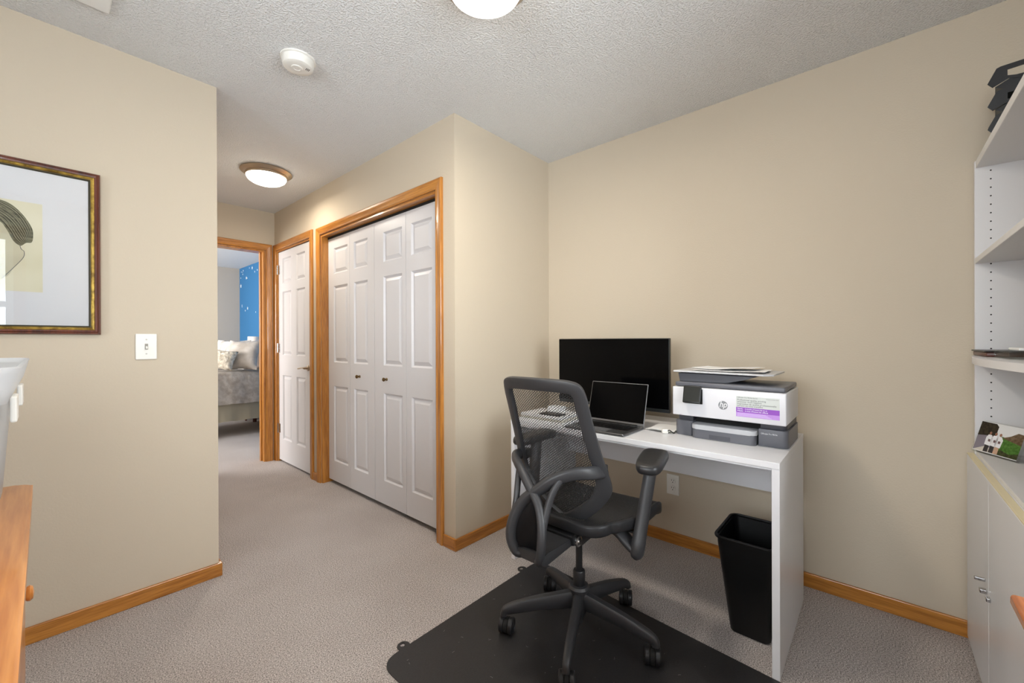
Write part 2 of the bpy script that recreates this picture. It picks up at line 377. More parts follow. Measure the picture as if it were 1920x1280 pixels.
# baseboards
BH, BT = .066, .013
def base(name, x0, x1, y0, y1):
    bm = B(); box(bm, x0, x1, y0, y1, 0, BH, .003, 2); return struct(obj(name, bm, oak[0] if x1-x0 > y1-y0 else oak[1], None))
base('baseboard_left', XB, XL+BT, YL-BT, YL)
base('baseboard_hall', XL, XL+BT, YL, YE)
base('baseboard_alcove', XC-BT, XD, YC-BT, YC)
base('baseboard_closet', XC-BT, XC, YC, K0-.06)
base('baseboard_closet_middle', XC-BT, XC, K1+.06, D0-.058)
base('baseboard_desk', XD-BT, XD, YR, YC-BT)
base('baseboard_right', XB, XD-BT, YR, YR+BT)
base('baseboard_behind', XB, XB+BT, YR+BT, YL-BT)

# casings: profiled boards round an opening, outward normal given by a map (u along wall, z, d out of wall)
CW = .058
PROF = ((0, 0), (0, .009), (.006, .012), (.012, .010), (.022, .012), (.040, .017), (.052, .018), (CW, .014), (CW, 0))   # from opening edge outwards
def casing(name, u0, u1, z1, fn, mats, left=True, right=True, bottom=0.0):
    def strip(nm, path_in, path_out, mat, par):
        # path_in/out : pairs of (u,z) at both ends of inner and outer edges
        bm = B(); rows = []
        for (ui, zi), (uo, zo) in zip(path_in, path_out):
            rows.append([bm.verts.new(fn(ui+(uo-ui)*p/CW, zi+(zo-zi)*p/CW, d)) for p, d in PROF])
        k = len(PROF)
        for i in range(k): bm.faces.new((rows[0][i], rows[1][i], rows[1][(i+1) % k], rows[0][(i+1) % k]))
        bm.faces.new(rows[0]); bm.faces.new(rows[1][::-1])
        return obj(nm, bm, mat, par)
    hd = strip(name, ((u0, z1), (u1, z1)), ((u0-CW, z1+CW), (u1+CW, z1+CW)), mats[0], None); struct(hd); register(hd)
    if left: strip('side_casing', ((u0, bottom), (u0, z1)), ((u0-CW, bottom), (u0-CW, z1+CW)), mats[1], hd)
    if right: strip('side_casing', ((u1, bottom), (u1, z1)), ((u1+CW, bottom), (u1+CW, z1+CW)), mats[1], hd)
    return hd
fC = lambda u, z, d: (XC-d-.0005, u, z)
fE = lambda u, z, d: (u, YE-d-.0005, z)
tr1 = casing('trim_1', K0, K1, KZ, fC, (oak[1], oak[2]))
tr2 = casing('trim_2', D0, D1-.004, DZ, fC, (oak[1], oak[2]))
tr3 = casing('trim_3', EO0, EO1, EOZ, fE, (oak[0], oak[2]))
# jambs
def jamb(par, boxes):
    for b_ in boxes:
        bm = B(); box(bm, *b_, .0015, 1); obj('jamb', bm, oak[2] if b_[5]-b_[4] > .5 else oak[1], par)
jamb(tr1, ((XC+.001, XC+.114, K0, K0+.018, 0, KZ), (XC+.001, XC+.114, K1-.018, K1, 0, KZ), (XC+.001, XC+.114, K0+.018, K1-.018, KZ-.018, KZ)))
jamb(tr2, ((XC+.001, XC+.114, D0, D0+.018, 0, DZ), (XC+.001, XC+.114, D1-.018, D1, 0, DZ), (XC+.001, XC+.114, D0+.018, D1-.018, DZ-.018, DZ)))
jamb(tr3, ((EO0, EO0+.018, YE+.001, BY0-.001, 0, EOZ), (EO1-.018, EO1, YE+.001, BY0-.001, 0, EOZ), (EO0+.018, EO1-.018, YE+.001, BY0-.001, EOZ-.018, EOZ)))
bm = B(); box(bm, EO1-.030, EO1-.018, YE+.05, YE+.085, 0, EOZ-.018, .002); obj('door_stop', bm, oak[2], tr3)
bm = B(); box(bm, XC+.05, XC+.075, K0+.018, K1-.018, KZ-.034, KZ-.018); obj('track', bm, m_slot, tr1)
# dark closet interior floor stays carpet; a back wall closes it
bm = B(); box(bm, XD-.02, XD-.001, YC+T, YE, 0, H); struct(obj('wall_closet_back', bm, m_wall))
bm = B(); box(bm, XC+.115, XD-.02, 3.50, 3.58, 0, H); struct(obj('wall_closet_divider', bm, m_wall))

# panelled doors (face at x = xf looking towards -x)
def leaf(name, par, y0, y1, z0, z1, xf, th, panels):
    fn = lambda u, z, d: (xf+d, u, z)    # d = depth into the door
    bm = B()
    us = sorted({y0, y1, *[p[0] for p in panels], *[p[1] for p in panels]}); zs = sorted({z0, z1, *[p[2] for p in panels], *[p[3] for p in panels]})
    V = {}
    def v(u, z, d):
        k = (round(u, 5), round(z, 5), round(d, 5))
        if k not in V: V[k] = bm.verts.new(fn(u, z, d))
        return V[k]
    for a, b_ in zip(us, us[1:]):
        for c, d in zip(zs, zs[1:]):
            if any(p[0] <= a+1e-6 and b_ <= p[1]+1e-6 and p[2] <= c+1e-6 and d <= p[3]+1e-6 for p in panels): continue
            bm.faces.new((v(a, c, 0), v(b_, c, 0), v(b_, d, 0), v(a, d, 0)))
    for p in panels:
        o_ = [(p[0], p[2]), (p[1], p[2]), (p[1], p[3]), (p[0], p[3])]; g = .011
        i_ = [(p[0]+g, p[2]+g), (p[1]-g, p[2]+g), (p[1]-g, p[3]-g), (p[0]+g, p[3]-g)]
        # split the outer ring so that it matches the grid
        for k in range(4):
            a, b_, c, d = o_[k], o_[(k+1) % 4], i_[(k+1) % 4], i_[k]
            bm.faces.new((bm.verts.new(fn(*a, 0)), bm.verts.new(fn(*b_, 0)), bm.verts.new(fn(*c, .012)), bm.verts.new(fn(*d, .012))))
    # sides and back
    cr_ = [(y0, z0), (y1, z0), (y1, z1), (y0, z1)]
    for k in range(4):
        a, b_ = cr_[k], cr_[(k+1) % 4]; bm.faces.new([bm.verts.new(fn(*q)) for q in ((*a, 0), (*b_, 0), (*b_, th), (*a, th))])
    bm.faces.new([bm.verts.new(fn(*q, th)) for q in cr_])
    bmesh.ops.remove_doubles(bm, verts=bm.verts, dist=1e-5)
    lf = register(obj(name, bm, m_door, par))
    for p in panels:
        bm = B(); g = .011; rings = []
        for ins, d in ((g, .0122), (g+.004, .0122), (g+.024, .003), (g+.026, .002)):
            rings.append([bm.verts.new(fn(*q, d)) for q in ((p[0]+ins, p[2]+ins), (p[1]-ins, p[2]+ins), (p[1]-ins, p[3]-ins), (p[0]+ins, p[3]-ins))])
        for a, b_ in zip(rings, rings[1:]):
            for k in range(4): bm.faces.new((a[k], a[(k+1) % 4], b_[(k+1) % 4], b_[k]))
        bm.faces.new(rings[-1])
        obj('raised_panel', bm, m_door, lf)
    return lf
BX = 1.572
PZ = ((1.722, 1.93), (1.0, 1.622), (.195, .808))
def bifold(nm, leaves, knob_y):
    t_ = bpy.data.objects.new(nm, None); C.objects.link(t_); t_.location = (BX, leaves[0][0], 0); WORLD[t_.name] = Matrix.Translation(t_.location); struct(t_)
    for y0, y1, p0, p1 in leaves: leaf('door_leaf', t_, y0, y1, .032, 2.022, BX, .034, [(p0, p1, *z) for z in PZ])
    bm = B(); lathe(bm, ((.010, 0), (.010, .004), (.006, .008), (.007, .016), (.013, .022), (.014, .028), (.009, .033), (0, .034)), (BX, knob_y, .906), (-1, 0, 0), 16); obj('knob', bm, m_brass, t_, True)
bifold('door_1', ((3.068, 3.426, 3.10, 3.332), (2.706, 3.064, 2.798, 3.0)), 2.915)
bifold('door_2', ((2.316, 2.702, 2.358, 2.585), (1.944, 2.312, 2.038, 2.255)), 2.545)
d3 = bpy.data.objects.new('door_3', None); C.objects.link(d3); d3.location = (1.53, 4.405, 0); WORLD['door_3'] = Matrix.Translation(d3.location); struct(d3)
leaf('door_leaf', d3, 3.666, 4.404, .02, DZ-.022, 1.530, .035, [(a, b_, *z) for a, b_ in ((4.10, 4.312), (3.79, 3.985)) for z in ((1.73, 1.972), (1.04, 1.652), (.228, .848))])
bm = B(); lathe(bm, ((.027, 0), (.027, .005), (.020, .010), (.011, .012), (.010, .040), (0, .040)), (1.530, 3.725, .938), (-1, 0, 0), 20)
sweep(bm, catmull([(1.494, 3.725, .938), (1.492, 3.76, .940), (1.488, 3.80, .936), (1.486, 3.83, .931)], 4), [.010]*13, [.006]*13, seg=10); obj('lever_handle', bm, m_nickel, d3, True)
for z in (1.872, 1.108, .324):
    bm = B(); lathe(bm, ((.006, -.045), (.006, .045)), (1.522, 4.4125, z), (0, 0, 1), 10); box(bm, 1.5295, 1.531, 4.375, 4.404, z-.044, z+.044); obj('hinge', bm, m_steel, d3)

# ------------------------------------------------------------------ ceiling fittings
def ceiling_light(loc, label, power):
    x, y = loc
    t_ = thing('ceiling_light', label, 'ceiling light', (x, y, H))
    bm = B(); lathe(bm, ((.150, -.001), (.168, -.004), (.170, -.012), (.150, -.026), (.140, -.030), (.141, -.038), (.133, -.044), (.128, -.040), (0, -.040)), (x, y, H), seg=48); obj('metal_rim', bm, m_nickel, t_, True)
    bm = B(); lathe(bm, ((.132, -.041), (.131, -.050), (.122, -.066), (.100, -.082), (.068, -.094), (.035, -.100), (0, -.102)), (x, y, H), seg=48); obj('glass_bowl', bm, m_lamp, t_, True)
    l = bpy.data.lights.new('bulb', 'AREA'); l.shape = 'DISK'; l.size = .24; l.energy = power; l.color = (1, .90, .76)
    o = bpy.data.objects.new('bulb', l); C.objects.link(o); o.location = (x, y, H-.108)
ceiling_light((1.105, 3.415), 'lit domed ceiling light with satin metal rim in the hallway by closet', LAMP_HALL)
ceiling_light((1.012, 1.012), 'lit domed ceiling light cut off by the top edge above the chair', LAMP_ROOM)
t_ = thing('smoke_detector', 'round white smoke detector on the textured ceiling', 'smoke detector', (.762, 1.952, H))
bm = B(); lathe(bm, ((.072, 0), (.072, -.006), (.066, -.008), (.066, -.010), (.065, -.024), (.060, -.038), (.052, -.042), (.030, -.043), (0, -.043)), (.762, 1.952, H), seg=40); obj('housing', bm, m_plastic_w, t_, True)
bm = B(); lathe(bm, ((.024, -.0425), (.023, -.046), (.014, -.047), (.012, -.045), (0, -.045)), (.757, 1.950, H), seg=24); obj('test_button', bm, m_plastic_w, t_, True)
bm = B()
for k in range(3): box(bm, .787+k*.006, .789+k*.006, 1.92, 1.936, H-.0435, H-.0405)
obj('sound_slots', bm, m_slot, t_)
bm = B(); box(bm, -.18, .172, 1.80, 2.208, H-.014, H-.0005, .004); t_ = tag(obj('ceiling_panel', bm, M('smooth_white_panel', (234, 234, 232), .6)), 'smooth white rectangular panel on the ceiling near the picture wall', 'ceiling panel')

# ------------------------------------------------------------------ picture, switch, outlet
FX0, FX1, FZ0, FZ1 = -.62, .160, 1.202, 1.874
pf = thing('picture_frame', 'framed pencil portrait in wide white mat on the left wall', 'picture', ((FX0+FX1)/2, YL, FZ0))
def ringframe(nm, x0, x1, z0, z1, prof, mat, par):
    k = len(prof); crn = ((x0, z0, 1, 1), (x1, z0, -1, 1), (x1, z1, -1, -1), (x0, z1, 1, -1)); bm = B()
    rows = [[bm.verts.new((x+sx*i, YL-.0008-d, z+sz*i)) for i, d in prof] for x, z, sx, sz in crn]
    for a in range(4):
        for i in range(k-1): bm.faces.new((rows[a][i], rows[(a+1) % 4][i], rows[(a+1) % 4][i+1], rows[a][i+1]))
    return obj(nm, bm, mat, par)
ringframe('outer_moulding', FX0, FX1, FZ0, FZ1, ((0, 0), (0, .016), (.003, .022), (.008, .020), (.011, .023), (.018, .021), (.018, 0)), m_frame, pf)
ringframe('gilt_moulding', FX0+.018, FX1-.018, FZ0+.018, FZ1-.018, ((0, 0), (0, .019), (.003, .020), (.007, .018), (.011, .015), (.011, 0)), m_gold, pf)
ringframe('inner_moulding', FX0+.029, FX1-.029, FZ0+.029, FZ1-.029, ((0, 0), (0, .0152), (.003, .014), (.006, .011), (.006, 0)), M('dark_olive_slip', (52, 46, 24), .5), pf)
bm = B(); box(bm, FX0+.034, FX1-.034, YL-.008, YL-.004, FZ0+.034, FZ1-.034); obj('mat_board', bm, m_matboard, pf)
dw = B(); DX0, DX1, DZ0, DZ1 = -.46, -.002, 1.366, 1.712
box(dw, DX0, DX1, YL-.0085, YL-.0081, DZ0, DZ1); dr = register(obj('drawing', dw, m_draw, pf))
def flat(nm, pts, y, mat, n=5):
    bm = B(); P2 = [(p.x, p.y) for p in catmull([(a, b_, 0) for a, b_ in pts], n, True)]; prism(bm, P2, 0, .0002, lambda u, v, d: (u, y-d, v)); return obj(nm, bm, mat, dr)
flat('face_wash', ((-.40, 1.62), (-.16, 1.66), (-.09, 1.60), (-.060, 1.541), (-.051, 1.521), (-.052, 1.497), (-.072, 1.46), (-.104, 1.41), (-.2, 1.40), (-.3, 1.47)), YL-.0086, m_skin)
flat('hair', ((-.34, 1.64), (-.26, 1.695), (-.17, 1.712), (-.107, 1.706), (-.076, 1.691), (-.049, 1.657), (-.031, 1.620), (-.026, 1.595), (-.029, 1.560), (-.044, 1.554), (-.058, 1.541), (-.076, 1.558), (-.092, 1.598), (-.115, 1.630), (-.20, 1.665)), YL-.0089, m_char)
rnd = random.Random(5)
for k in range(26):
    s = k/25.0; q = rnd.uniform(-.003, .003)
    bm = B(); sweep(bm, catmull([(-.24+.06*s, YL-.0093, 1.697-.020*s), (-.15, YL-.0093, 1.706-.046*s+q), (-.105-.004*s, YL-.0093, 1.699-.062*s+q), (-.062-.024*s, YL-.0093, 1.668-.064*s+q), (-.036-.034*s, YL-.0093, 1.618-.052*s), (-.031-.026*s, YL-.0093, 1.578-.026*s)], 5), [.0005+.0010*math.sin(PI*i/25) for i in range(26)], .0001, normals=Vector((0, -1, 0)), seg=4, sq=1); obj('hair_strand', bm, (m_char2, m_char3, m_char)[k % 3], dr)
bm = B(); sweep(bm, catmull([(-.059, YL-.0091, 1.541), (-.056, YL-.0091, 1.528), (-.049, YL-.0091, 1.520), (-.051, YL-.0091, 1.497), (-.072, YL-.0091, 1.46), (-.104, YL-.0091, 1.41)], 5), .0009, .0002, normals=Vector((0, -1, 0)), seg=6, sq=1); obj('neckline', bm, m_text_d, dr)
bm = B(); box(bm, FX0+.034, FX1-.034, YL-.0125, YL-.0105, FZ0+.034, FZ1-.034); obj('glass', bm, m_glass, pf)

sw = thing('light_switch', 'white single toggle light switch plate on the left wall', 'light switch', (.306, YL, 1.09))
bm = B(); box(bm, .269, .343, YL-.007, YL-.0003, 1.091, 1.207, .003); obj('plate', bm, m_plastic_w, sw)
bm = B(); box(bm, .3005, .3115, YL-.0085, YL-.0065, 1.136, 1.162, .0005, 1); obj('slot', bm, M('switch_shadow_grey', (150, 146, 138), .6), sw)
bm = B(); box(bm, .3025, .3095, YL-.020, YL-.006, 1.139, 1.151, .002, 2, mtx=None); obj('toggle', bm, m_plastic_w, sw)
for z in (1.117, 1.181):
    bm = B(); lathe(bm, ((.0035, 0), (.003, .0012), (0, .0014)), (.306, YL-.0069, z), (0, -1, 0), 10); obj('screw', bm, M('painted_screw', (196, 194, 188), .4), sw)
ot = thing('wall_outlet', 'white duplex outlet on the wall under the desk', 'outlet', (XD, .883, .338))
bm = B(); box(bm, XD-.006, XD-.0003, .848, .919, .281, .396, .0025); obj('plate', bm, m_plastic_w, ot)
for z in (.318, .360):
    bm = B(); lathe(bm, ((.0165, 0), (.0165, .0022), (.0155, .003), (0, .003)), (XD-.0055, .883, z), (-1, 0, 0), 24); rc = register(obj('receptacle', bm, m_plastic_w, ot))
    bm = B()
    for dy in (-.006, .006): box(bm, XD-.0092, XD-.0084, .883+dy-.001, .883+dy+.001, z+.001, z+.009)
    lathe(bm, ((.0026, 0), (.0026, .0008)), (XD-.0084, .883, z-.007), (-1, 0, 0), 10); obj('slots', bm, m_slot, rc)

# ------------------------------------------------------------------ desk
DF, DB, DY0, DY1, DZT = 1.660, 2.262, .250, 1.478, .747
dk = thing('desk', 'white rectangular desk with panel legs against the desk wall', 'desk', ((DF+DB)/2, (DY0+DY1)/2, 0))
bm = B(); box(bm, DF, DB, DY0, DY1, DZT-.022, DZT, .0015); obj('desktop', bm, m_white, dk)
for y in (DY0+.0005, DY1-.0245):
    bm = B(); box(bm, DF+.002, DB-.001, y, y+.024, 0, DZT-.022, .0012); obj('panel_leg', bm, m_white, dk)
bm = B(); box(bm, 2.19, 2.206, DY0+.0245, DY1-.0245, .476, DZT-.022); obj('modesty_panel', bm, m_white, dk)
bm = B(); box(bm, DF+.006, DF+.022, DY0+.0245, DY1-.0245, DZT-.030, DZT-.022); obj('front_rail', bm, m_white, dk)

# monitor
mo = thing('monitor', 'large black flat monitor standing at the back of the desk', 'monitor', (2.12, 1.13, DZT))
MY0, MY1, MZ0, MZ1, MX = .790, 1.469, .797, 1.180, 2.10
bm = B(); box(bm, MX, MX+.022, MY0, MY1, MZ0, MZ1, .003); box(bm, MX+.022, MX+.045, MY0+.15, MY1-.15, MZ0+.06, MZ1-.08, .01); obj('housing', bm, m_bezel, mo)
bm = B(); box(bm, MX-.0008, MX, MY0+.004, MY1-.004, MZ0+.019, MZ1-.004); obj('screen', bm, m_screen, mo)
bm = B(); box(bm, MX-.0012, MX, MY0+.002, MY1-.002, MZ0+.002, MZ0+.018); obj('chin_bezel', bm, M('charcoal_bezel', (34, 38, 40), .4), mo)
bm = B(); box(bm, MX+.035, MX+.06, 1.10, 1.16, DZT+.006, .95, .004); obj('stand_neck', bm, m_bezel, mo)
bm = B(); box(bm, 2.03, 2.20, 1.01, 1.25, DZT+.0003, DZT+.010, .004); obj('stand_base', bm, m_bezel, mo)

# laptop
lp = thing('laptop', 'open laptop with dark screen and black keys at the desk front', 'laptop', (1.77, .97, DZT))
LX0, LX1, LY0, LY1, LZ = 1.664, 1.880, .828, 1.134, DZT+.0006
bm = B(); box(bm, LX0, LX1, LY0, LY1, LZ, LZ+.012, .004, 3); obj('base', bm, m_alu, lp)
bm = B()
for r in range(6):
    k = 14 if r < 4 else (13 if r == 4 else 8)
    wds = [1]*k if r < 5 else [1, 1, 1, 1.3, 5, 1.3, 1, 1]
    tot = sum(wds); y = LY1-.018; sp = (LY1-LY0-.036)/tot
    for q in wds:
        box(bm, LX1-.028-r*.0185-.0160, LX1-.028-r*.0185, y-sp*q+.0013, y-.0013, LZ+.0122, LZ+.0135); y -= sp*q
stuff(obj('keys', bm, m_bezel, lp))
bm = B(); box(bm, LX0+.012, LX0+.078, .92, 1.045, LZ+.0121, LZ+.0124); obj('trackpad', bm, M('trackpad_grey', (98, 99, 102), .3), lp)
hinge = Matrix.Translation((LX1-.004, 0, LZ+.013)) @ Matrix.Rotation(math.radians(16), 4, 'Y')
bm = B(); box(bm, 0, .005, LY0, LY1, 0, .203, .0022, 2, mtx=hinge); obj('lid', bm, m_alu_l, lp)
bm = B(); box(bm, -.0007, -.0001, LY0+.0035, LY1-.0035,    .012, .1995, mtx=hinge); obj('screen', bm, m_screen, lp)
bm = B(); lathe(bm, ((.005, -.12), (.005, .12)), (LX1-.004, (LY0+LY1)/2, LZ+.0125), (0, 1, 0), 10); obj('hinge', bm, m_bezel, lp)

# printer
pr = thing('printer', 'white and grey inkjet printer with purple sticker on the desk', 'printer', (1.98, .46, DZT))
PX, PY0, PY1 = 1.822, .253, .672
Zp = DZT+.0006
def rbox(nm, q, bev, mat, seg=3, par=pr):
    bm = B(); box(bm, *q, bev, seg); return obj(nm, bm, mat, par, True, 35)
rbox('upper_body', (PX, 2.13, PY0, PY1, .846, .968), .004, m_prn_w)
def footprint(nm, pts, z0, z1, mat, par=pr, bev=.002):
    bm = B(); prism(bm, pts, z0, z1, lambda u, v, d: (u, v, d), bev); return obj(nm, bm, mat, par, True, 35)
def rc(x0, x1, y0, y1, r, corners='1111', n=6):
    out = []
    for k, (cx, cy, a0, ex, ey) in enumerate(((x0+r, y0+r, 180, x0, y0), (x1-r, y0+r, 270, x1, y0), (x1-r, y1-r, 0, x1, y1), (x0+r, y1-r, 90, x0, y1))):
        if corners[k] == '1': out += [(cx+r*math.cos(math.radians(a0+90*i/n)), cy+r*math.sin(math.radians(a0+90*i/n))) for i in range(n+1)]
        else: out.append((ex, ey))
    return out
footprint('right_base', rc(1.890, 2.16, .256, .356, .02, '1110'), Zp, .815, m_prn_g)
footprint('left_base', rc(1.890, 2.16, .610, .684, .012, '1001'), Zp, .812, m_prn_g)
footprint('base_neck', rc(1.905, 2.15, .262, .352, .018, '1000'), .815, .846, m_prn_gd)
footprint('base_neck', rc(1.905, 2.15, .612, .676, .01, '0001'), .812, .846, m_prn_gd)
rbox('output_slot', (1.93, 2.15, .3565, .6095, .80, .846), 0, m_slot)
footprint('paper_tray', rc(1.862, 2.15, .362, .606, .018, '1001'), Zp, .786, m_prn_g)
footprint('tray_cover', rc(1.858, 2.15, .3605, .6075, .02, '1001'), .7865, .806, m_prn_s, bev=.004)
rbox('tray_grip', (1.8612, 1.864, .452, .534, .752, .769), 0, m_prn_gd)
bm = B()
for k in range(9): box(bm, 1.924, 1.931, .375+k*.026, .389+k*.026, .829, .833)
obj('slot_rollers', bm, m_prn_g, pr)
rbox('scanner_lid', (1.832, 2.13, .258, .664, .970, .989), .005, m_prn_g)
bm = B(); prism(bm, ((.655, .9895), (.47, .9895), (.40, 1.007), (.355, 1.0225), (.662, 1.0255)), 1.862, 2.10, lambda u, v, d: (d, u, v), .002); obj('feeder_body', bm, m_prn_gd, pr)
bm = B(); prism(bm, ((1.842, .676), (2.115, .676), (2.115, .300), (1.870, .300), (1.842, .330)), 0, .007, lambda u, v, d: (u, v, 1.0265+(v-.3)*.010+d), .002); obj('feeder_tray', bm, m_prn_s, pr)
# tilted control screen
cm = Matrix.Translation((PX-.002, .585, .975)) @ Matrix.Rotation(math.radians(14), 4, 'Y')
bm = B(); box(bm, -.010, -.001, -.036, .036, -.074, 0, .004, 3, mtx=cm); cs = register(obj('control_panel', bm, m_bezel, pr, True, 35))
bm = B(); box(bm, -.0106, -.0099, -.032, .032, -.068, -.005, mtx=cm); obj('display', bm, M('display_dark', (36, 37, 33), .25), cs)
bm = B(); box(bm, PX-.001, PX+.0005, .548, .622, .900, .962, .0004, 1); obj('control_recess', bm, m_slot, pr)
# logo
bm = B(); lathe(bm, ((.0175, 0), (.0175, .0006)), (PX-.0001, .469, .9045), (-1, 0, 0), 32); lg = register(obj('logo_disc', bm, m_logo, pr))
textmesh('lettering', 'hp', .034, (PX-.0012, .4835, .897), lg, m_text_w, shear=.28, maxw=.028)
# sticker
bm = B(); box(bm, PX-.0006, PX-.0001, .274, .421, .9035, .9475, mi=0); box(bm, PX-.0006, PX-.0001, .274, .421, .884, .9035, mi=1); box(bm, PX-.0006, PX-.0001, .274, .421, .8665, .884, mi=2)
st = register(obj('sticker', bm, [m_stick, m_purple, m_lilac], pr))
tx = PX-.0008
for s, sz, y, z, m_, mw in (('Officejet Pro 9010e Series', .0055, .417, .9405, m_text_d, .07), ('Imprimante', .004, .318, .9405, m_text_d, .04), ('Professional quality printing', .0085, .417, .930, m_text_d, .098), ('wherever work happens', .0085, .417, .9225, m_text_d, .084),
                         ('Impression de qualité professionnelle', .0085, .417, .9145, m_text_d, .132), ('partout où vous travaillez', .0085, .417, .907, m_text_d, .088),
                         ('Months', .0075, .417, .8955, m_text_w, .020), ('Mois', .0075, .417, .8875, m_text_w, .020), ('6 months of Instant Ink on us', .0075, .390, .8955, m_text_w, .075), ("6 mois d'Instant Ink offerts", .0075, .390, .8875, m_text_w, .078)):
    textmesh('lettering', s, sz, (tx, y, z), st, m_, maxw=mw)
for k in range(4):
    bm = B(); box(bm, tx-.0002, tx, .300+.006*k, .417, .8695+k*.0034, .8707+k*.0034); obj('fine_print', bm, M('lilac_ink', (222, 200, 240), .5), st)
textmesh('lettering', 'OfficeJet Pro 9015e', .0085, (1.8893, .348, .7945), pr, m_text_w, maxw=.056)
# loose sheets in the feeder
def sheet(nm, label, x, y, z, lx, ly, rot, wave, mat, group=None, cat='paper'):
    bm = B(); nx, ny = 6, 12; R_ = Matrix.Translation((x, y, z)) @ Matrix.Rotation(math.radians(rot), 4, 'Z'); G = []
    for i in range(nx+1):
        G.append([bm.verts.new(R_ @ Vector((lx*(i/nx-.5), ly*(j/ny-.5), wave*(.5+.5*math.sin(j/ny*5+rot))*(1-.4*i/nx)))) for j in range(ny+1)])
    for i in range(nx):
        for j in range(ny): bm.faces.new((G[i][j], G[i+1][j], G[i+1][j+1], G[i][j+1]))
    r_ = bmesh.ops.extrude_face_region(bm, geom=bm.faces[:]); bmesh.ops.translate(bm, verts=[v for v in r_['geom'] if isinstance(v, bmesh.types.BMVert)], vec=(0, 0, .0006))
    return tag(obj(nm, bm, mat, None, True), label, cat, group)
sheet('paper_sheet', 'white sheet lying flat at the bottom of the printer feeder', 1.965, .468, 1.0385, .20, .27, 2, .003, m_paper)
sheet('paper_sheet', 'curled white sheet on top of the printer feeder', 1.985, .49, 1.0435, .18, .24, -5, .010, m_paper)

# papers, adapter and cables right of the laptop
for k, (dx, dy, r, m_, lab) in enumerate(((0, 0, -2, m_paper2, 'cream sheet at the bottom of the papers between laptop and printer'), (-.004, .012, -6, m_paper, 'white sheet in the middle of the papers between laptop and printer'), (-.012, .004, 4, m_paper, 'top white sheet of the papers between laptop and printer'))):
    sheet('paper_sheet', lab, 1.955+dx, .745+dy, DZT+.0008+k*.0042, .15, .115, r, .003, m_)
ad = thing('power_adapter', 'small white power adapter on desk beside the printer', 'adapter', (1.862, .722, DZT))
bm = B(); box(bm, -.012, .012, -.013, .013, 0, .020, .004, 3, mtx=Matrix.Translation((1.862, .722, DZT+.0008)) @ Matrix.Rotation(.5, 4, 'Z')); obj('body', bm, m_plastic_w, ad, True)
bm = B(); tube(bm, [(1.862, .712, DZT+.012), (1.858, .700, DZT+.018), (1.868, .693, DZT+.010), (1.875, .688, DZT+.004), (1.885, .6865, DZT+.004)], .0022); obj('cord', bm, m_bezel, ad, True)

# stack at the desk's left end
for k, (x0, x1, y0, y1, h, m_, lab) in enumerate(((1.70, 1.90, 1.17, 1.45, .016, m_paper, 'bottom pad of the white stack on the left end of the desk'), (1.71, 1.90, 1.175, 1.44, .013, m_paper2, 'middle pad of the white stack on the left end of the desk'), (1.70, 1.89, 1.18, 1.435, .014, m_paper, 'top pad of the white stack on the left end of the desk'))):
    z = DZT+.0006+(0, .0168, .0305)[k]; dx = .0
    bm = B(); box(bm, x0-.03, x1-.03, y0-.02, y1-.02, z, z+h, .002, 1); tag(obj('paper_pad', bm, m_, None), lab, 'paper', 'paper pads on the desk end')
bm = B(); box(bm, 1.68, 1.745, 1.18, 1.30, DZT+.0458, DZT+.053, .003, 2); tag(obj('phone', bm, m_bezel), 'flat dark phone on top of the white stack behind the chair back', 'phone')
bm = B(); box(bm, 1.79, 1.85, 1.25, 1.33, DZT+.0458, DZT+.072, .003, 2); tag(obj('small_box', bm, m_paper), 'small white box on the white stack behind the chair back', 'box')
bm = B(); pts = [(1.955+.03*math.sin(i*1.9), 1.235+.035*math.cos(i*2.3), DZT+.006+.004*(i % 5)) for i in range(16)]
tube(bm, pts, .0035, 6, 4); tag(obj('cable', bm, m_bezel, None, True), 'tangled black cable lying on desk beside the laptop', 'cable')

# wastebasket
wb = thing('wastebasket', 'tall black plastic wastebasket under the right end of desk', 'wastebasket', (1.94, .388, 0))
bm = B(); rings = []
for z, x0, x1, y0, y1, r in ((0.002, 1.826, 2.028, .312, .446, .02), (.006, 1.823, 2.031, .309, .449, .022), (.352, 1.790, 2.064, .288, .489, .03), (.378, 1.789, 2.065, .287, .490, .03), (.378, 1.794, 2.060, .292, .485, .026), (.012, 1.829, 2.025, .315, .443, .018)):
    rings.append([bm.verts.new((u, v, z)) for u, v in rc(x0, x1, y0, y1, r)])
for a, b_ in zip(rings, rings[1:]):
    for i in range(len(a)): bm.faces.new((a[i], a[(i+1) % len(a)], b_[(i+1) % len(a)], b_[i]))
bm.faces.new(rings[0]); bm.faces.new(rings[-1]); obj('bin_body', bm, m_tin, wb, True, 50)
bm = B(); pth = [Vector((u, v, .382)) for u, v in rc(1.785, 2.069, .2835, .4945, .032)]; sweep(bm, pth, .006, .006, normals=Vector((0, 0, 1)), closed=True, seg=8, sq=.7); obj('rim', bm, m_tin, wb, True)

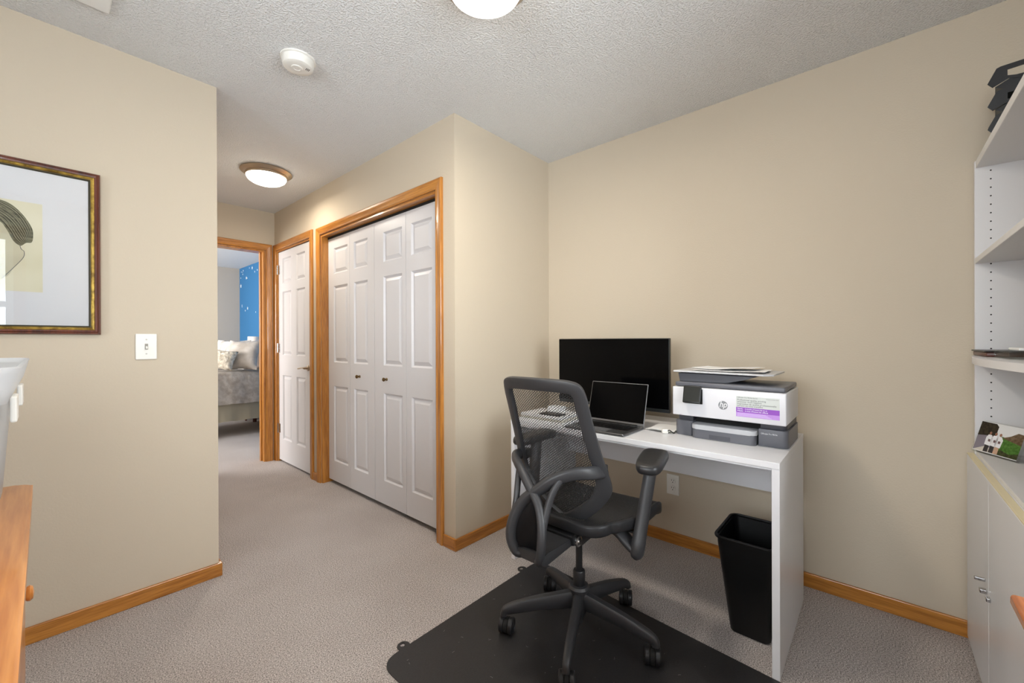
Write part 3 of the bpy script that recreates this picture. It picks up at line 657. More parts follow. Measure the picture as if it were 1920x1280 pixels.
# ------------------------------------------------------------------ chair mat
bm = B()
def mat_outline():
    cs_ = [(.800, 1.352), (.800, .10), (1.645, .10), (1.735, 1.352)]; out = []
    for k in range(4):
        p = Vector((*cs_[k], 0)); a = Vector((*cs_[k-1], 0)); b_ = Vector((*cs_[(k+1) % 4], 0)); r = .075
        p1 = p+(a-p).normalized()*r; p2 = p+(b_-p).normalized()*r
        for i in range(9):
            t_ = i/8; q = p1*(1-t_)**2+p*2*t_*(1-t_)+p2*t_*t_; out.append((q.x, q.y))
    return out
prism(bm, mat_outline(), .0005, .004, lambda u, v, d: (u, v, d))
for cx in (.908, 1.615):
    # hanging tab with a hole
    o_ = [(cx+.024*math.cos(a), 1.362+.024*math.sin(a)) for a in [PI*2*i/24 for i in range(24)]]; i_ = [(cx+.009*math.cos(a), 1.368+.009*math.sin(a)) for a in [PI*2*i/24 for i in range(24)]]
    for z in (.0006, .0039):
        a = [bm.verts.new((*p, z)) for p in o_]; b_ = [bm.verts.new((*p, z)) for p in i_]
        for i in range(24): bm.faces.new((a[i], a[(i+1) % 24], b_[(i+1) % 24], b_[i]))
    a = [bm.verts.new((*p, .0006)) for p in o_]; b_ = [bm.verts.new((*p, .0039)) for p in o_]
    for i in range(24): bm.faces.new((a[i], a[(i+1) % 24], b_[(i+1) % 24], b_[i]))
cmat = tag(obj('chair_mat', bm, m_mat), 'black plastic chair mat with rounded corners on the carpet', 'mat')

bm = B(); rnd = random.Random(11)
for k in range(85):
    x, y = rnd.uniform(.84, 1.62), rnd.uniform(.15, 1.31); a = rnd.uniform(0, 2*PI); l_ = rnd.uniform(.001, .006); c_ = rnd.uniform(-1.2, 1.2)
    p = [Vector((x, y, .0043)), Vector((x+l_*math.cos(a), y+l_*math.sin(a), .0045)), Vector((x+l_*math.cos(a)+l_*math.cos(a+c_), y+l_*math.sin(a)+l_*math.sin(a+c_), .0043))]
    sweep(bm, p, .0003, .0003, seg=4, sq=1)
stuff(obj('lint', bm, M('grey_lint', (170, 168, 164), .9), cmat))

# ------------------------------------------------------------------ office chair (faces +x)
CX, CY = 1.415, .896
ch = thing('office_chair', 'black mesh back office chair with armrests on five casters', 'chair', (CX, CY, .004))
W = lambda f, l, z: Vector((CX+f, CY+l, z))
def backf(z, w): return -.045 - .35*(z-.47) + .055*(min(abs(w), .22)/.2)**2 - .052
OUT = [(1.042, 0), (1.041, .07), (1.037, .13), (1.022, .166), (.985, .180), (.93, .183), (.87, .186), (.78, .193), (.71, .202), (.66, .207), (.625, .200), (.58, .168), (.53, .118), (.49, .065), (.470, .028), (.464, 0)]
outer = catmull([(w_, z, 0) for z, w_ in OUT], 3)
def rib(frac): return None
side = [(p.x, p.y) for p in outer]
full = side + [(-a, z) for a, z in side[-2:0:-1]]
def inset(poly, ds):
    out = []; k = len(poly)
    for i in range(k):
        a, b_ = Vector(poly[i-1]), Vector(poly[(i+1) % k]); tg = (b_-a).normalized(); nn = Vector((tg.y, -tg.x)); c = Vector(poly[i])
        if nn.dot(Vector((0, .76))-c) < 0: nn = -nn
        out.append(c+nn*ds[i])
    return out
hw = []
for a, z in full:
    if z > .72: hw.append(.023)
    elif z > .56: hw.append(.023+.009*max(0, 1-abs(z-.63)/.09))
    else: hw.append(.027)
cpath = inset(full, hw)
pts = [W(backf(z, a), -a, z) for a, z in cpath]
nrm = [Vector((-1, -.55*(-1 if a > 0 else 1)*abs(a)/.2*-1 if False else (.55*a/.2)*-1*-1, -.35)) for a, z in cpath]
nrm = [Vector((-1, -.55*a/.2, -.35)).normalized() for a, z in cpath]
bm = B(); sweep(bm, pts, hw, .011, normals=nrm, closed=True, seg=12, sq=.55); obj('back_frame', bm, m_blk2, ch, True, 50)
# mesh panel
rows = []
inn = inset(full, [h*1.5 for h in hw]); half = [p for p in inn if p.x >= -1e-4]; half.sort(key=lambda p: -p.y)
zt, zb = max(p.y for p in inn)-.001, min(p.y for p in inn)+.001
def wat(z):
    best = 0
    for a, b_ in zip(inn, inn[1:]+inn[:1]):
        if (a.y-z)*(b_.y-z) <= 0 and abs(a.y-b_.y) > 1e-9:
            x = a.x+(b_.x-a.x)*(z-a.y)/(b_.y-a.y); best = max(best, x)
    return best
bm = B(); uvl = bm.loops.layers.uv.new('uv'); NZ, NW = 36, 16; G = []
for i in range(NZ+1):
    z = zt+(zb-zt)*i/NZ; ww = max(wat(z), .004)
    G.append([(bm.verts.new(W(backf(z, ww*(2*j/NW-1))+.006, -ww*(2*j/NW-1), z)), (z, ww*(2*j/NW-1))) for j in range(NW+1)])
for i in range(NZ):
    for j in range(NW):
        q = (G[i][j], G[i+1][j], G[i+1][j+1], G[i][j+1]); f = bm.faces.new([a[0] for a in q])
        for lp_, a in zip(f.loops, q): lp_[uvl].uv = a[1]
obj('back_mesh', bm, m_mesh, ch, True, 60)
# wishbone back support: two crossing strands, two braces, a recessed panel, bracket
for s in (1, -1):
    p = catmull([W(-.115, .182*s, .712), W(-.19, .168*s, .720), W(-.235, .125*s, .718), W(-.268, .07*s, .694), W(-.287, .02*s, .655), W(-.303, -.03*s, .612), W(-.322, -.060*s, .555), W(-.335, -.067*s, .49), W(-.325, -.052*s, .437), W(-.30, -.03*s, .425)], 5)
    n_ = len(p); bm = B(); sweep(bm, p, [.012+.004*math.sin(PI*i/n_) for i in range(n_)], [.024-.008*i/n_ for i in range(n_)], seg=12, sq=.7, normals=[Vector((-.35, 0, .9))*(1-i/n_)+Vector((-1, 0, .1))*(i/n_)+Vector((0, -.4*s, 0)) for i in range(n_)])
    obj('lumbar_strand', bm, m_blk2, ch, True, 60)
    p = catmull([W(-.255, .095*s, .705), W(-.283, .078*s, .66), W(-.305, .068*s, .60), W(-.325, .066*s, .54), W(-.337, .064*s, .48)], 5)
    bm = B(); sweep(bm, p, .011, .012, seg=10, sq=.8); obj('support_brace', bm, m_blk2, ch, True, 60)
    bm = B(); box(bm, CX-.130, CX-.098, CY+.172*s-.012, CY+.172*s+.012, .694, .732, .004); lathe(bm, ((.006, 0), (.006, .004), (0, .004)), W(-.131, .172*s, .716), (-1, 0, 0), 10); obj('frame_clamp', bm, m_blk, ch)
bm = B(); G = []
for i in range(10):
    z = .430+.185*i/9; ww = .058*math.sin(PI*(.12+.80*i/9))**.6
    G.append([bm.verts.new(W(-.312+.02*(1-(j/3-1)**2)-.03*math.sin(PI*i/9)*.5, ww*(j/3-1), z)) for j in range(7)])
for i in range(9):
    for j in range(6): bm.faces.new((G[i][j], G[i+1][j], G[i+1][j+1], G[i][j+1]))
bmesh.ops.solidify(bm, geom=bm.faces[:], thickness=.006); obj('support_panel', bm, m_blk, ch, True, 60)
bm = B(); prism(bm, ((-.325, .420), (-.30, .408), (-.10, .424), (-.095, .452), (-.29, .446), (-.325, .452)), -.062, .062, lambda u, v, d: W(u, d, v), .006); obj('tilt_bracket', bm, m_blk2, ch, True, 30)
bm = B(); prism(bm, ((-.15, .425), (-.09, .405), (.06, .418), (.13, .455), (.13, .478), (-.13, .478), (-.16, .46)), -.075, .075, lambda u, v, d: W(u, d, v), .008); mech = register(obj('tilt_mechanism', bm, m_blk, ch, True, 30))
for s in (1, -1):
    bm = B(); lathe(bm, ((.020, 0), (.020, .008), (.012, .010), (.010, .014), (0, .014)), W(-.125, .072*s, .437), (0, s, 0), 20); obj('pivot_bolt', bm, m_steel if s < 0 else m_dsteel, mech, True, 40)
bm = B(); lathe(bm, ((.028, 0), (.030, .004), (.030, .030), (.026, .036), (.012, .037), (.012, .05), (0, .05)), W(.065, 0, .385), (0, 0, 1), 24); obj('tension_knob', bm, m_blk, mech, True, 40)
bm = B(); tube(bm, [W(.05, -.06, .455), W(.06, -.14, .452), W(.065, -.19, .448)], .005); box(bm, CX+.045, CX+.085, CY-.225, CY-.185, .444, .452, .003); obj('height_lever', bm, m_steel, mech, True)
# seat
def seat_hw(f): # half width along depth
    t_ = (f+.155)/.435
    u_ = min(1, max(0, t_/.6)); return .188+.057*u_*u_*(3-2*u_)
F0, F1 = -.155, .28
def seat_z(f, w_):
    t_ = (f-F0)/(F1-F0); z = .522-.012*math.sin(PI*t_)+.010*(abs(w_)/.24)**2
    if t_ > .78: z -= .05*((t_-.78)/.22)**2
    if t_ < .15: z -= .008*((.15-t_)/.15)
    return z
def seat_outline(n=10):
    out = []; r = .07
    for i in range(n+1): a = PI/2*i/n; out.append((F0+r-r*math.cos(a), seat_hw(F0)-r+r*math.sin(a)))
    for i in range(1, 14): f = F0+r+(F1-r-F0-r)*i/14; out.append((f, seat_hw(f)))
    for i in range(n+1): a = PI/2*i/n; out.append((F1-r+r*math.sin(a), seat_hw(F1-r)-r+r*math.cos(a)))
    return out
so = seat_outline(); loop = so+[(f, -w_) for f, w_ in reversed(so)]
# remove near duplicate points
lp2 = []
for p in loop:
    if not lp2 or (Vector(p)-Vector(lp2[-1])).length > .004: lp2.append(p)
bm = B(); sweep(bm, [W(f*.985+.0, w_*.97, seat_z(f, w_)-.020) for f, w_ in lp2], .010, .021, normals=Vector((0, 0, 1)), closed=True, seg=12, sq=.65); obj('seat_frame', bm, m_blk, ch, True, 50)
bm = B(); uvl = bm.loops.layers.uv.new('uv'); G = []; NF, NW = 30, 18
import bisect
def out_w(f):
    for (f0, w0), (f1, w1) in zip(so, so[1:]):
        if f0 <= f <= f1 and f1 > f0: return w0+(w1-w0)*(f-f0)/(f1-f0)
    return so[0][1]
for i in range(NF+1):
    f = F0+.003+(F1-F0-.006)*i/NF; ww = out_w(f)*.985
    G.append([(bm.verts.new(W(f, ww*(2*j/NW-1), seat_z(f, ww*(2*j/NW-1)))), (f, ww*(2*j/NW-1))) for j in range(NW+1)])
for i in range(NF):
    for j in range(NW):
        q = (G[i][j], G[i+1][j], G[i+1][j+1], G[i][j+1]); f_ = bm.faces.new([a[0] for a in q])
        for lp_, a in zip(f_.loops, q): lp_[uvl].uv = a[1]
obj('seat_mesh', bm, m_mesh_seat, ch, True, 60)
bm = B(); prism(bm, [(f*.86+.01, w_*.8) for f, w_ in lp2], .478, .492, lambda u, v, d: W(u, v, d), .003); obj('seat_pan', bm, m_blk, ch)
# armrests
for s in (1, -1):
    bm = B()
    p = catmull([W(.01, .11*s, .470), W(.012, .17*s, .452), W(.004, .215*s, .424), W(.0, .238*s, .410)], 6); sweep(bm, p, [.034-.010*i/(len(p)-1) for i in range(len(p))], .014, seg=12, sq=.7, normals=Vector((0, 0, 1))); obj('arm_bracket', bm, m_blk2, ch, True, 50)
    lo, hi = W(.000, .244*s, .400), W(.072, .270*s, .716)
    bm = B(); dv = (hi-lo).normalized(); pp = [lo-dv*.022, lo-dv*.014, lo, lo+dv*.045, lo+dv*.05, lo+(hi-lo)*.5, hi]
    sweep(bm, pp, [.007, .021, .029, .030, .028, .027, .027], [.006, .016, .0220, .0230, .0215, .0205, .0200], normals=Vector((0, s, 0)), seg=16, sq=.8); ap = register(obj('arm_post', bm, m_blk2, ch, True, 50))
    bm = B(); box(bm, -.004, .004, -.003, .003, -.03, .03, .002, 1, mtx=Matrix.Translation(W(.072, .262*s, .60))); box(bm, CX+.062, CX+.079, CY+.262*s-.006, CY+.262*s+.006, .572, .585, .003); obj('height_button', bm, m_blk, ap)
    ang = (-1 if s > 0 else 1)*math.radians(14 if s < 0 else 2)
    Lp, Wp = .245, .096
    cpt = W(.062 if s < 0 else .085, (.276 if s < 0 else .290)*s, .724)
    R_ = Matrix.Translation(cpt) @ Matrix.Rotation(ang, 4, 'Z')
    bm = B(); prof = []
    for i in range(28):
        a = 2*PI*i/28; c_, s_ = math.cos(a), math.sin(a)
        prof.append((Lp/2*math.copysign(abs(c_)**.5, c_), Wp/2*math.copysign(abs(s_)**.5, s_)*(1+.10*c_)))
    rings = []
    for k, z in ((.72, -.012), (.92, -.010), (1, -.002), (1, .010), (.95, .018), (.82, .0215), (.5, .0225)): rings.append([bm.verts.new(R_ @ Vector((x*(1-(1-k)*.5), y*k, z-.006*(x/Lp*2)**2*(1 if x < 0 else 0)))) for x, y in prof])
    for a, b_ in zip(rings, rings[1:]):
        for i in range(28): bm.faces.new((a[i], a[(i+1) % 28], b_[(i+1) % 28], b_[i]))
    bm.faces.new(rings[0]); bm.faces.new(rings[-1]); obj('arm_pad', bm, m_blk_soft, ch, True, 60)
# gas lift and base
bm = B(); lathe(bm, ((.0135, .24), (.0135, .42)), (CX, CY, 0), seg=24); obj('gas_lift', bm, m_dsteel, ch, True, 40)
bm = B(); lathe(bm, ((.0145, .10), (.022, .19), (.024, .195), (.024, .25), (.021, .254), (.0145, .254)), (CX, CY, 0), seg=28); obj('lift_collar', bm, m_blk, ch, True, 40)
bm = B(); lathe(bm, ((.014, .045), (.016, .06), (.030, .095), (.036, .12), (.036, .170), (.040, .176), (.042, .186), (.036, .195), (.026, .197)), (CX, CY, 0), seg=32); obj('base_hub', bm, m_blk2, ch, True, 40)
RAD = .292
for k, deg in enumerate((132, 204, 276, 348, 60)):
    a = math.radians(deg); d = Vector((math.cos(a), math.sin(a), 0)); c0 = Vector((CX, CY, 0))
    p = [c0+d*.022+Vector((0, 0, .140)), c0+d*.09+Vector((0, 0, .132)), c0+d*.17+Vector((0, 0, .122)), c0+d*.245+Vector((0, 0, .108)), c0+d*.285+Vector((0, 0, .098)), c0+d*.300+Vector((0, 0, .088)), c0+d*.303+Vector((0, 0, .074))]
    p = catmull(p, 4); n_ = len(p)
    bm = B(); sweep(bm, p, [.020-.007*min(1, i/n_*1.3) for i in range(n_)], [.036-.023*min(1, i/n_*1.2) for i in range(n_)], normals=[Vector((0, 0, 1)) if i < n_-6 else (Vector((0, 0, 1))*(n_-1-i)/6+d*(i-n_+7)/6) for i in range(n_)], seg=12, sq=.6); lg_ = register(obj('base_leg', bm, m_blk2, ch, True, 45))
    cc = c0+d*.290+Vector((0, 0, .0357)); ax = Matrix.Rotation(math.radians((-38, -20, -36, -30, -42)[k]+0), 4, 'Z') @ Vector((0, -1, 0)) if True else d
    ax = Vector((math.cos(math.radians((-68, -58, -66, -66, -62)[k])), math.sin(math.radians((-68, -58, -66, -66, -62)[k])), 0))
    bm = B()
    for s in (1, -1): lathe(bm, ((.020, .0095), (.029, .0098), (.031, .012), (.031, .024), (.028, .0275), (.022, .0280), (.020, .0255), (.008, .0255), (.007, .0275), (0, .0275)), cc-Vector((0, 0, .0)), ax*s, 28)
    obj('caster_wheel', bm, m_blk, lg_, True, 35)
    bm = B(); lathe(bm, ((.028, -.0085), (.0295, -.007), (.0295, .007), (.028, .0085)), cc, ax, 24); lathe(bm, ((.009, .02), (.009, .052)), c0+d*.300, (0, 0, 1), 12); obj('caster_stem', bm, m_slot, lg_, True, 40)

# ------------------------------------------------------------------ white cabinet and bookcase at the right
SX1 = 2.385
cb = thing('cabinet', 'white two door cabinet with metal pulls against the right wall', 'cabinet', (1.95, -.44, 0))
bm = B()
box(bm, 1.52, 1.538, YR+.014, -.281, 0, .71); box(bm, SX1-.018, SX1, YR+.014, -.281, 0, .71); box(bm, 1.538, SX1-.018, YR+.014, YR+.022, .06, .71); box(bm, 1.538, SX1-.018, YR+.022, -.30, .05, .068); box(bm, 1.538, SX1-.018, -.32, -.31, 0, .05); obj('carcass', bm, m_shelf, cb)
bm = B(); box(bm, 1.52, SX1, YR+.014, -.281, .710, .728, .001, 1); obj('top', bm, m_shelf, cb)
bm = B(); box(bm, 1.52, SX1, -.2805, -.262, .722, .728, .001, 1); obj('top_edge', bm, m_yellowed, cb)
for x0, x1, hx in ((1.972, SX1, 1), (1.522, 1.968, 0)):
    bm = B(); box(bm, x0, x1, -.280, -.262, .012, .7215, .0012, 1); dr_ = register(obj('door', bm, m_white, cb))
    if hx:
        bm = B(); box(bm, 2.020, 2.030, -.262, -.237, .380, .390, .002, 2); obj('handle', bm, m_steel, dr_)
        bm = B(); box(bm, 1.992, 2.012, -.262, -.246, .352, .364, .002, 2); obj('latch', bm, m_steel, dr_)
    else:
        bm = B(); box(bm, 1.935, 1.955, -.262, -.252, .352, .364, .002, 2); obj('latch', bm, m_steel, dr_)
bc = thing('bookcase', 'white open bookcase with pegged side panels standing on the cabinet', 'bookcase', (1.95, -.44, .728))
SZ1 = 1.850
bm = B(); box(bm, SX1-.020, SX1, YR+.014, -.281, .7285, SZ1, .001, 1)
side_far = register(obj('side_panel', bm, m_shelf, bc))
bm = B(); box(bm, 1.50, 1.520, YR+.014, -.281, .7285, SZ1, .001, 1); obj('side_panel', bm, m_shelf, bc)
bm = B(); box(bm, 1.52, SX1-.020, YR+.014, YR+.020, .7285, SZ1-.028); obj('back_panel', bm, m_shelf, bc)
bm = B(); box(bm, 1.52, SX1-.020, YR+.020, -.2835, .7285, .742, .001, 1); obj('bottom_shelf', bm, m_shelf, bc)
bm = B(); box(bm, 1.52, SX1-.0205, YR+.014, -.2835, SZ1-.028, SZ1, .001, 1); obj('top_shelf', bm, m_shelf, bc)
bm = B(); box(bm, 1.5205, SX1-.0205, YR+.020, -.281, 1.457, 1.478, .001, 1); obj('shelf', bm, m_shelf, bc)
pts = [(1.5205, YR+.020), (SX1-.0205, YR+.020)] + [(SX1-.0205-(SX1-.041-1.5)*t_/14, -.278+.042*math.sin(PI*t_/14)) for t_ in range(15)]
bm = B(); prism(bm, pts, 1.086, 1.108, lambda u, v, d: (u, v, d), .001); obj('bow_front_shelf', bm, m_shelf, bc)
bm = B()
for k in range(33):
    z = 1.805-.032*k
    if 1.083 < z < 1.112 or z < .78: continue
    for y in (-.322, -.56): lathe(bm, ((.0026, 0), (.0026, .0004)), (SX1-.0201, y, z), (-1, 0, 0), 10)
stuff(obj('peg_holes', bm, m_slot, side_far))
# letter trays on top
def letter_tray(k):
    z0 = SZ1+.0006+.0775*k
    t_ = thing('letter_tray', ('black letter tray at the bottom of the stack on the bookcase', 'black letter tray in the middle of the stack on the bookcase', 'black letter tray on top of the stack on the bookcase')[k], 'letter tray', (2.25, -.45, z0), 'letter trays on the bookcase')
    rot_ = Matrix.Translation((2.130, -.286, 0)) @ Matrix.Rotation(math.radians(-8), 4, 'Z') @ Matrix.Translation((-2.130, .286, 0))
    for nm, x, h0 in (('side_wall', 2.130, -.327), ('side_wall', 2.346, -.345)):
        bm = B(); hx = .004
        fn = lambda u, v, d: rot_ @ Vector((x+d, u, z0+v))
        for q in (((-.283, .030), (-.294, .014), (-.330, .030), (-.345, .034), (h0, .040), (h0, .060), (-.3165, .0765), (-.312, .0765), (-.303, .0735)),
                  ((h0, .060), (-.47, .060), (-.47, .0765), (-.3165, .0765)), ((-.47, 0), (-.58, 0), (-.58, .0765), (-.47, .0765)),
                  ((-.330, .030), (-.40, .004), (-.47, .0), (-.47, .024), (-.345, .034))):
            prism(bm, q, 0, hx, fn)
        obj(nm, bm, m_tray, t_)
    bm = B(); prism(bm, ((-.300, .014), (-.318, .0), (-.58, .0), (-.58, .034), (-.346, .0335), (-.331, .0295)), 2.134, 2.346, lambda u, v, d: rot_ @ Vector((d, u, z0+v))); obj('tray_floor', bm, m_tray, t_)
for k in range(3): letter_tray(k)
# things on the shelves
lf_ = thing('leather_folder', 'brown leather folder lying on the curved shelf', 'folder', (2.27, -.36, 1.108))
bm = B(); box(bm, 2.11, 2.362, -.46, -.276, 1.1088, 1.124, .004, 2); obj('cover', bm, m_leather, lf_, True, 40)
bm = B(); box(bm, 2.10, 2.362, -.462, -.271, 1.1242, 1.129, .002, 2); obj('flap', bm, M('black_leather', (22, 16, 14), .4), lf_)
pbx = thing('plastic_case', 'clear plastic case on the curved shelf beside the folder', 'case', (1.95, -.32, 1.108))
bm = B(); box(bm, 1.86, 2.07, -.42, -.288, 1.1088, 1.111); box(bm, 1.86, 1.862, -.42, -.288, 1.111, 1.130); box(bm, 2.068, 2.07, -.42, -.288, 1.111, 1.130); box(bm, 1.862, 2.068, -.42, -.418, 1.111, 1.130); box(bm, 1.862, 2.068, -.290, -.288, 1.111, 1.130); obj('tray', bm, m_acr, pbx)
bm = B(); box(bm, 1.855, 2.075, -.423, -.285, 1.1304, 1.1335); obj('lid', bm, m_acr, pbx)
bm = B(); box(bm, 1.90, 2.03, -.40, -.312, 1.1339, 1.142, .003, 2); tag(obj('white_block', bm, m_paper), 'small white folded paper on the clear plastic case', 'paper')
# photograph in an acrylic stand
ph = thing('photo_stand', 'colour photo of people in white in an acrylic stand on cabinet', 'photo', (2.29, -.335, .742))
a0, a1 = Vector((2.352, -.272, .7427)), Vector((2.208, -.360, .7427)); ex = (a1-a0); LW = ex.length; ex.normalize(); back = Vector((-ex.y, ex.x, 0)); back = back if back.y < 0 else -back
tl = math.radians(17); ey = (Vector((0, 0, 1))*math.cos(tl)+back*math.sin(tl)); ez = ex.cross(ey).normalized(); ez = ez if ez.x < 0 or ez.y > 0 else -ez
fp = lambda u, v, d: a0+ex*u+ey*v+ez*d
bm = B(); prism(bm, ((-.004, 0), (LW+.004, 0), (LW+.004, .124), (-.004, .124)), 0, .003, fp); obj('acrylic_front', bm, m_acr, ph)
bm = B(); prism(bm, ((0, 0), (LW, 0), (LW, .003), (0, .003)), -.05, 0, lambda u, v, d: a0+ex*u+back*(-d)+Vector((0, 0, v))); obj('acrylic_foot', bm, m_acr, ph)
def pp(nm, pts, col, d=.0034, rough=.5, bump=None):
    m_ = mottled('print_'+nm, col, tuple(max(0, c-34) for c in col), 120, .35, 0, 4) if bump else M('print_'+nm, col, .35)
    bm = B(); prism(bm, [(u*LW, v*.114+.006) for u, v in pts], d-.0003, d, fp); return obj(nm, bm, m_, ph)
pp('print_sky', ((0.02, 0), (.98, 0), (.98, 1), (.02, 1)), (226, 228, 230), .0033)
pp('print_road', ((.02, .02), (.5, .02), (.36, .62), (.02, .56)), (128, 122, 134), .0036)
pp('print_path', ((.02, .02), (.55, .02), (.5, .16), (.25, .2)), (206, 200, 190), .0037)
pp('print_lawn', ((.5, .02), (.98, .02), (.98, .55), (.55, .62), (.42, .55)), (84, 128, 54), .0036, bump=1)
pp('print_trees', ((.02, .52), (.42, .60), (.42, .9), (.36, .98), (.02, .99)), (54, 46, 32), .0038, bump=1)
pp('print_far_trees', ((.56, .58), (.98, .46), (.98, .80), (.85, .82), (.72, .68)), (120, 100, 78), .0038, bump=1)
pp('print_shrub', ((.5, .02), (.98, .02), (.98, .20), (.8, .12), (.6, .2)), (70, 74, 42), .0039, bump=1)
for k, u in enumerate((.30, .42, .52)):
    pp('print_trousers', ((u-.05, .03), (u+.05, .03), (u+.045, .30), (u-.045, .30)), (44, 40, 42) if k < 2 else (196, 160, 134), .0040)
    pp('print_shirt', ((u-.065, .26), (u+.065, .24), (u+.08, .5), (u+.035, .60), (u-.035, .60), (u-.07, .5)), (236, 236, 240), .0042)
    pp('print_head', [(u+.026*math.cos(a), .655+.05*math.sin(a)) for a in [2*PI*i/12 for i in range(12)]], (150, 104, 82), .0043)
    pp('print_badge', ((u-.01, .38), (u+.04, .37), (u+.04, .45), (u-.01, .46)), (110, 84, 86), .0044)

# ------------------------------------------------------------------ side table at lower right
st_ = thing('side_table', 'small orange wood table with dark curved legs by the cabinet', 'table', (.80, -.38, 0))
TZ = .750
bm = B(); box(bm, .52, 1.056, YR+.03, -.163, TZ-.020, TZ, .006, 3); obj('tabletop', bm, red_wood[0], st_, True, 30)
bm = B(); box(bm, .57, 1.012, YR+.07, -.212, TZ-.085, TZ-.0205, .003, 1); obj('apron', bm, dark_wood, st_)
for sx, sy in ((1.030, -.203), (.55, -.203), (1.030, YR+.06), (.55, YR+.06)):
    dx = 1 if sx > .8 else -1; dy = 1 if sy > -.4 else -1
    p = catmull([(sx-.012*dx, sy-.012*dy, TZ-.03), (sx+.004*dx, sy+.006*dy, TZ-.13), (sx+.006*dx, sy+.008*dy, TZ-.22), (sx-.016*dx, sy-.014*dy, TZ-.45), (sx-.018*dx, sy-.016*dy, .10), (sx+.004*dx, sy+.004*dy, .012)], 5); n_ = len(p)
    bm = B(); sweep(bm, p, [.024-.012*min(1, i/n_*1.3) for i in range(n_)], [.024-.012*min(1, i/n_*1.3) for i in range(n_)], seg=10, sq=.8); obj('leg', bm, dark_wood, st_, True, 60)
bm = B(); box(bm, .62, .975, -.50, -.185, TZ+.0006, TZ+.003, .0008, 1); tag(obj('paper_stack', bm, m_paper), 'white paper lying on the orange wood side table', 'paper')

# ------------------------------------------------------------------ dresser and storage bin at lower left
RZ = .800
ds = thing('dresser', 'honey wood dresser at the left edge with drawer knobs', 'dresser', (-.30, .96, 0))
bm = B(); prism(bm, rc(-.58, -.020, .20, 1.672, .03), RZ-.026, RZ, lambda u, v, d: (u, v, d), .006); obj('top', bm, pine[1], ds, True, 40)
bm = B(); box(bm, -.565, -.048, .215, 1.655, .05, RZ-.0265, .002, 1); obj('carcass', bm, pine[2], ds)
bm = B(); box(bm, -.555, -.058, .225, 1.645, 0, .05); obj('plinth', bm, pine[1], ds)
for r in range(3):
    for c in range(2):
        y0 = .235+c*.712; z0 = .075+r*.233
        bm = B(); box(bm, -.0478, -.034, y0, y0+.692, z0, z0+.222, .004, 2); dd = register(obj('drawer', bm, pine[1], ds))
        bm = B(); lathe(bm, ((.009, 0), (.008, .005), (.014, .010), (.015, .014), (.012, .018), (0, .020)), (-.034, y0+.33, z0+.125), (1, 0, 0), 16); obj('knob', bm, pine[2], dd, True)
sb = thing('storage_bin', 'translucent plastic storage bin with lid on the dresser', 'storage bin', (-.28, 1.40, RZ))
bm = B(); rings = []
for z, ins in ((RZ+.0008, .028), (RZ+.006, .022), (RZ+.26, .006), (RZ+.292, 0), (RZ+.292, .004), (RZ+.26, .010), (RZ+.008, .026)):
    rings.append([bm.verts.new((u, v, z)) for u, v in rc(-.50+ins, -.046-ins, 1.02+ins, 1.655-ins, .035)])
for a, b_ in zip(rings, rings[1:]):
    for i in range(len(a)): bm.faces.new((a[i], a[(i+1) % len(a)], b_[(i+1) % len(a)], b_[i]))
bm.faces.new(rings[0]); bm.faces.new(rings[-1]); obj('tub', bm, m_bin, sb, True, 50)
bm = B(); rings = []
for z, ex_ in ((RZ+.270, .006), (RZ+.285, .012), (RZ+.322, .020), (RZ+.328, .022), (RZ+.330, .017), (RZ+.320, .010), (RZ+.318, -.03)):
    rings.append([bm.verts.new((u, v, z)) for u, v in rc(-.50-ex_, -.046+ex_, 1.02-ex_, 1.655+ex_, .045)])
for a, b_ in zip(rings, rings[1:]):
    for i in range(len(a)): bm.faces.new((a[i], a[(i+1) % len(a)], b_[(i+1) % len(a)], b_[i]))
bm.faces.new(rings[-1]); obj('lid', bm, m_bin, sb, True, 50)
for y in (1.20, 1.50):
    bm = B(); box(bm, -.041, -.032, y-.035, y+.035, RZ+.225, RZ+.272, .003, 2); obj('latch', bm, m_plastic_w, sb)

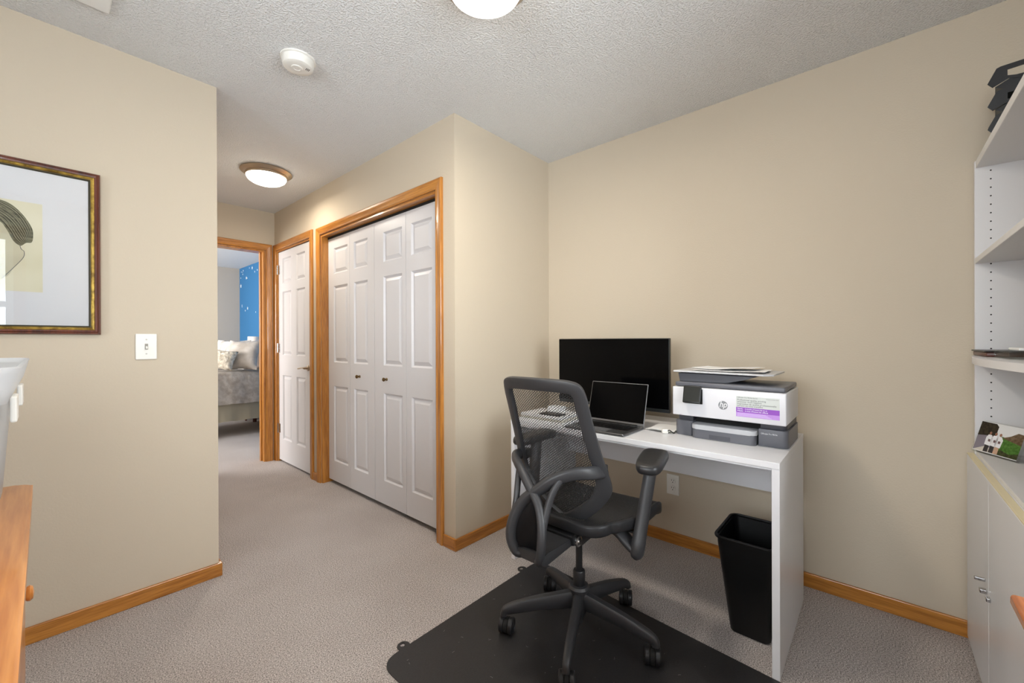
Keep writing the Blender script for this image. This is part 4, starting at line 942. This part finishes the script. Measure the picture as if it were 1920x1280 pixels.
# ------------------------------------------------------------------ bedroom
bd = thing('bed', 'bed with grey quilt and cream skirt seen through the doorway', 'bed', (1.3, 6.45, 0))
QY0, QY1, QX0, QX1, QZ = 5.97, 6.93, .15, 2.14, .800
bm = B(); box(bm, QX0+.03, QX1, QY0+.03, QY1-.03, .42, QZ-.03, .04, 3); obj('mattress', bm, m_paper2, bd)
bm = B(); box(bm, QX0+.03, QX1, QY0+.03, QY1-.03, .24, .4195, .01, 1); obj('box_spring', bm, m_paper2, bd)
for x in (QX0+.1, QX1-.1):
    for y in (QY0+.1, QY1-.1): bm = B(); lathe(bm, ((.025, 0), (.03, .24)), (x, y, 0), seg=12); obj('bed_leg', bm, dark_wood, bd)
bm = B(); box(bm, QX1+.005, BX1-.02, QY0-.02, QY1+.02, 0, 1.16, .02, 3); obj('headboard', bm, m_head, bd)
def cloth(nm, zt_, z0, off, mat, top, wav, seed):
    rnd = random.Random(seed); bm = B(); NX = 60; prof_ = ([(QY1-.1, zt_), (QY0+.25, zt_+.004), (QY0+.04, zt_-.002), (QY0-.005, zt_-.03)] if top else []) + [(QY0-.012-off, zt_-.12 if top else zt_), (QY0-.016-off, (zt_+z0)/2), (QY0-.024-off, z0+.03), (QY0-.026-off, z0)]
    G = []
    for i in range(NX+1):
        x = QX0+(QX1-QX0)*i/NX
        ph_ = math.sin(i*.9+seed)+.5*math.sin(i*2.3)
        G.append([bm.verts.new((x, y-wav*ph_*((j+1)/len(prof_))**2, z+(wav*.5*ph_ if j == len(prof_)-1 else 0))) for j, (y, z) in enumerate(prof_)])
    for i in range(NX):
        for j in range(len(prof_)-1): bm.faces.new((G[i][j], G[i+1][j], G[i+1][j+1], G[i][j+1]))
    bmesh.ops.solidify(bm, geom=bm.faces[:], thickness=.006)
    return obj(nm, bm, mat, bd, True, 80)
cloth('quilt', QZ, .405, .012, m_quilt, True, .006, 1)
cloth('bed_skirt', .43, .195, -.002, m_skirt, False, .010, 3)
def pillow(nm, label, c, lx, lz, th, rot, mat):
    bm = B(); N_ = 14; R_ = Matrix.Translation(c) @ Euler(tuple(math.radians(a) for a in rot)).to_matrix().to_4x4(); S = []
    for sgn in (1, -1):
        G = []
        for i in range(N_+1):
            row = []
            for j in range(N_+1):
                u, v = 2*i/N_-1, 2*j/N_-1; h = ((1-u*u)*(1-v*v))**.42; pin = 1-.10*(abs(u)*abs(v))**0 * (1-abs(u*v))*(max(abs(u), abs(v)))
                row.append(bm.verts.new(R_ @ Vector((sgn*th/2*h, lx/2*u*pin, lz/2*v*pin))))
            G.append(row)
        for i in range(N_):
            for j in range(N_): bm.faces.new((G[i][j], G[i+1][j], G[i+1][j+1], G[i][j+1]))
    bmesh.ops.remove_doubles(bm, verts=bm.verts, dist=.0008)
    return tag(obj(nm, bm, mat, None, True, 80), label, 'pillow')
pillow('pillow', 'large grey square pillow leaning at the centre of the bed', (1.70, 6.12, QZ+.20), .40, .40, .17, (0, 20, 46), m_pil1)
pillow('pillow', 'small cream ruched pillow at the left of the bed', (1.46, 6.08, QZ+.15), .30, .26, .15, (8, 26, 52), m_pil2)
pillow('pillow', 'pale striped sham behind the small cream ruched pillow', (1.66, 6.50, QZ+.20), .46, .42, .15, (0, 22, 40), m_pil3)
pillow('pillow', 'pinkish grey pillow standing behind the large grey pillow', (2.00, 6.18, QZ+.20), .42, .40, .14, (0, 12, 22), m_pil4)
ns = thing('nightstand', 'small nightstand beyond the bed carrying the white lamp', 'nightstand', (2.12, 7.16, 0))
bm = B(); box(bm, 1.96, 2.255, 7.0, 7.34, .10, .62, .004, 1); obj('case', bm, dark_wood, ns)
bm = B(); box(bm, 1.95, 2.258, 6.985, 7.355, .6205, .645, .004, 1); obj('top', bm, dark_wood, ns)
bm = B(); box(bm, 1.945, 1.9595, 7.02, 7.32, .36, .60, .003, 1); obj('drawer', bm, dark_wood, ns)
for x in (1.985, 2.23):
    for y in (7.03, 7.31): bm = B(); lathe(bm, ((.014, 0), (.018, .10)), (x, y, 0), seg=10); obj('leg', bm, dark_wood, ns)
lm = thing('table_lamp', 'table lamp with white drum shade beyond the bed', 'lamp', (2.13, 7.14, .645))
bm = B(); lathe(bm, ((.06, .0006), (.06, .012), (.02, .02), (.035, .12), (.03, .25), (.012, .32), (.010, .42)), (2.13, 7.14, .645), seg=20); obj('lamp_base', bm, m_plastic_w, lm, True)
bm = B(); lathe(bm, ((.095, .40), (.085, .605)), (2.13, 7.14, .645), seg=32); obj('lamp_shade', bm, m_shade, lm, True)
rnd = random.Random(4)
for k in range(36):
    a = rnd.random(); y = 6.75+1.5*rnd.random(); z = 2.40-1.0*a**1.5*(1-.3*rnd.random())
    star(y, z, rnd.choice((.010, .012, .014, .016, .030, .038)))
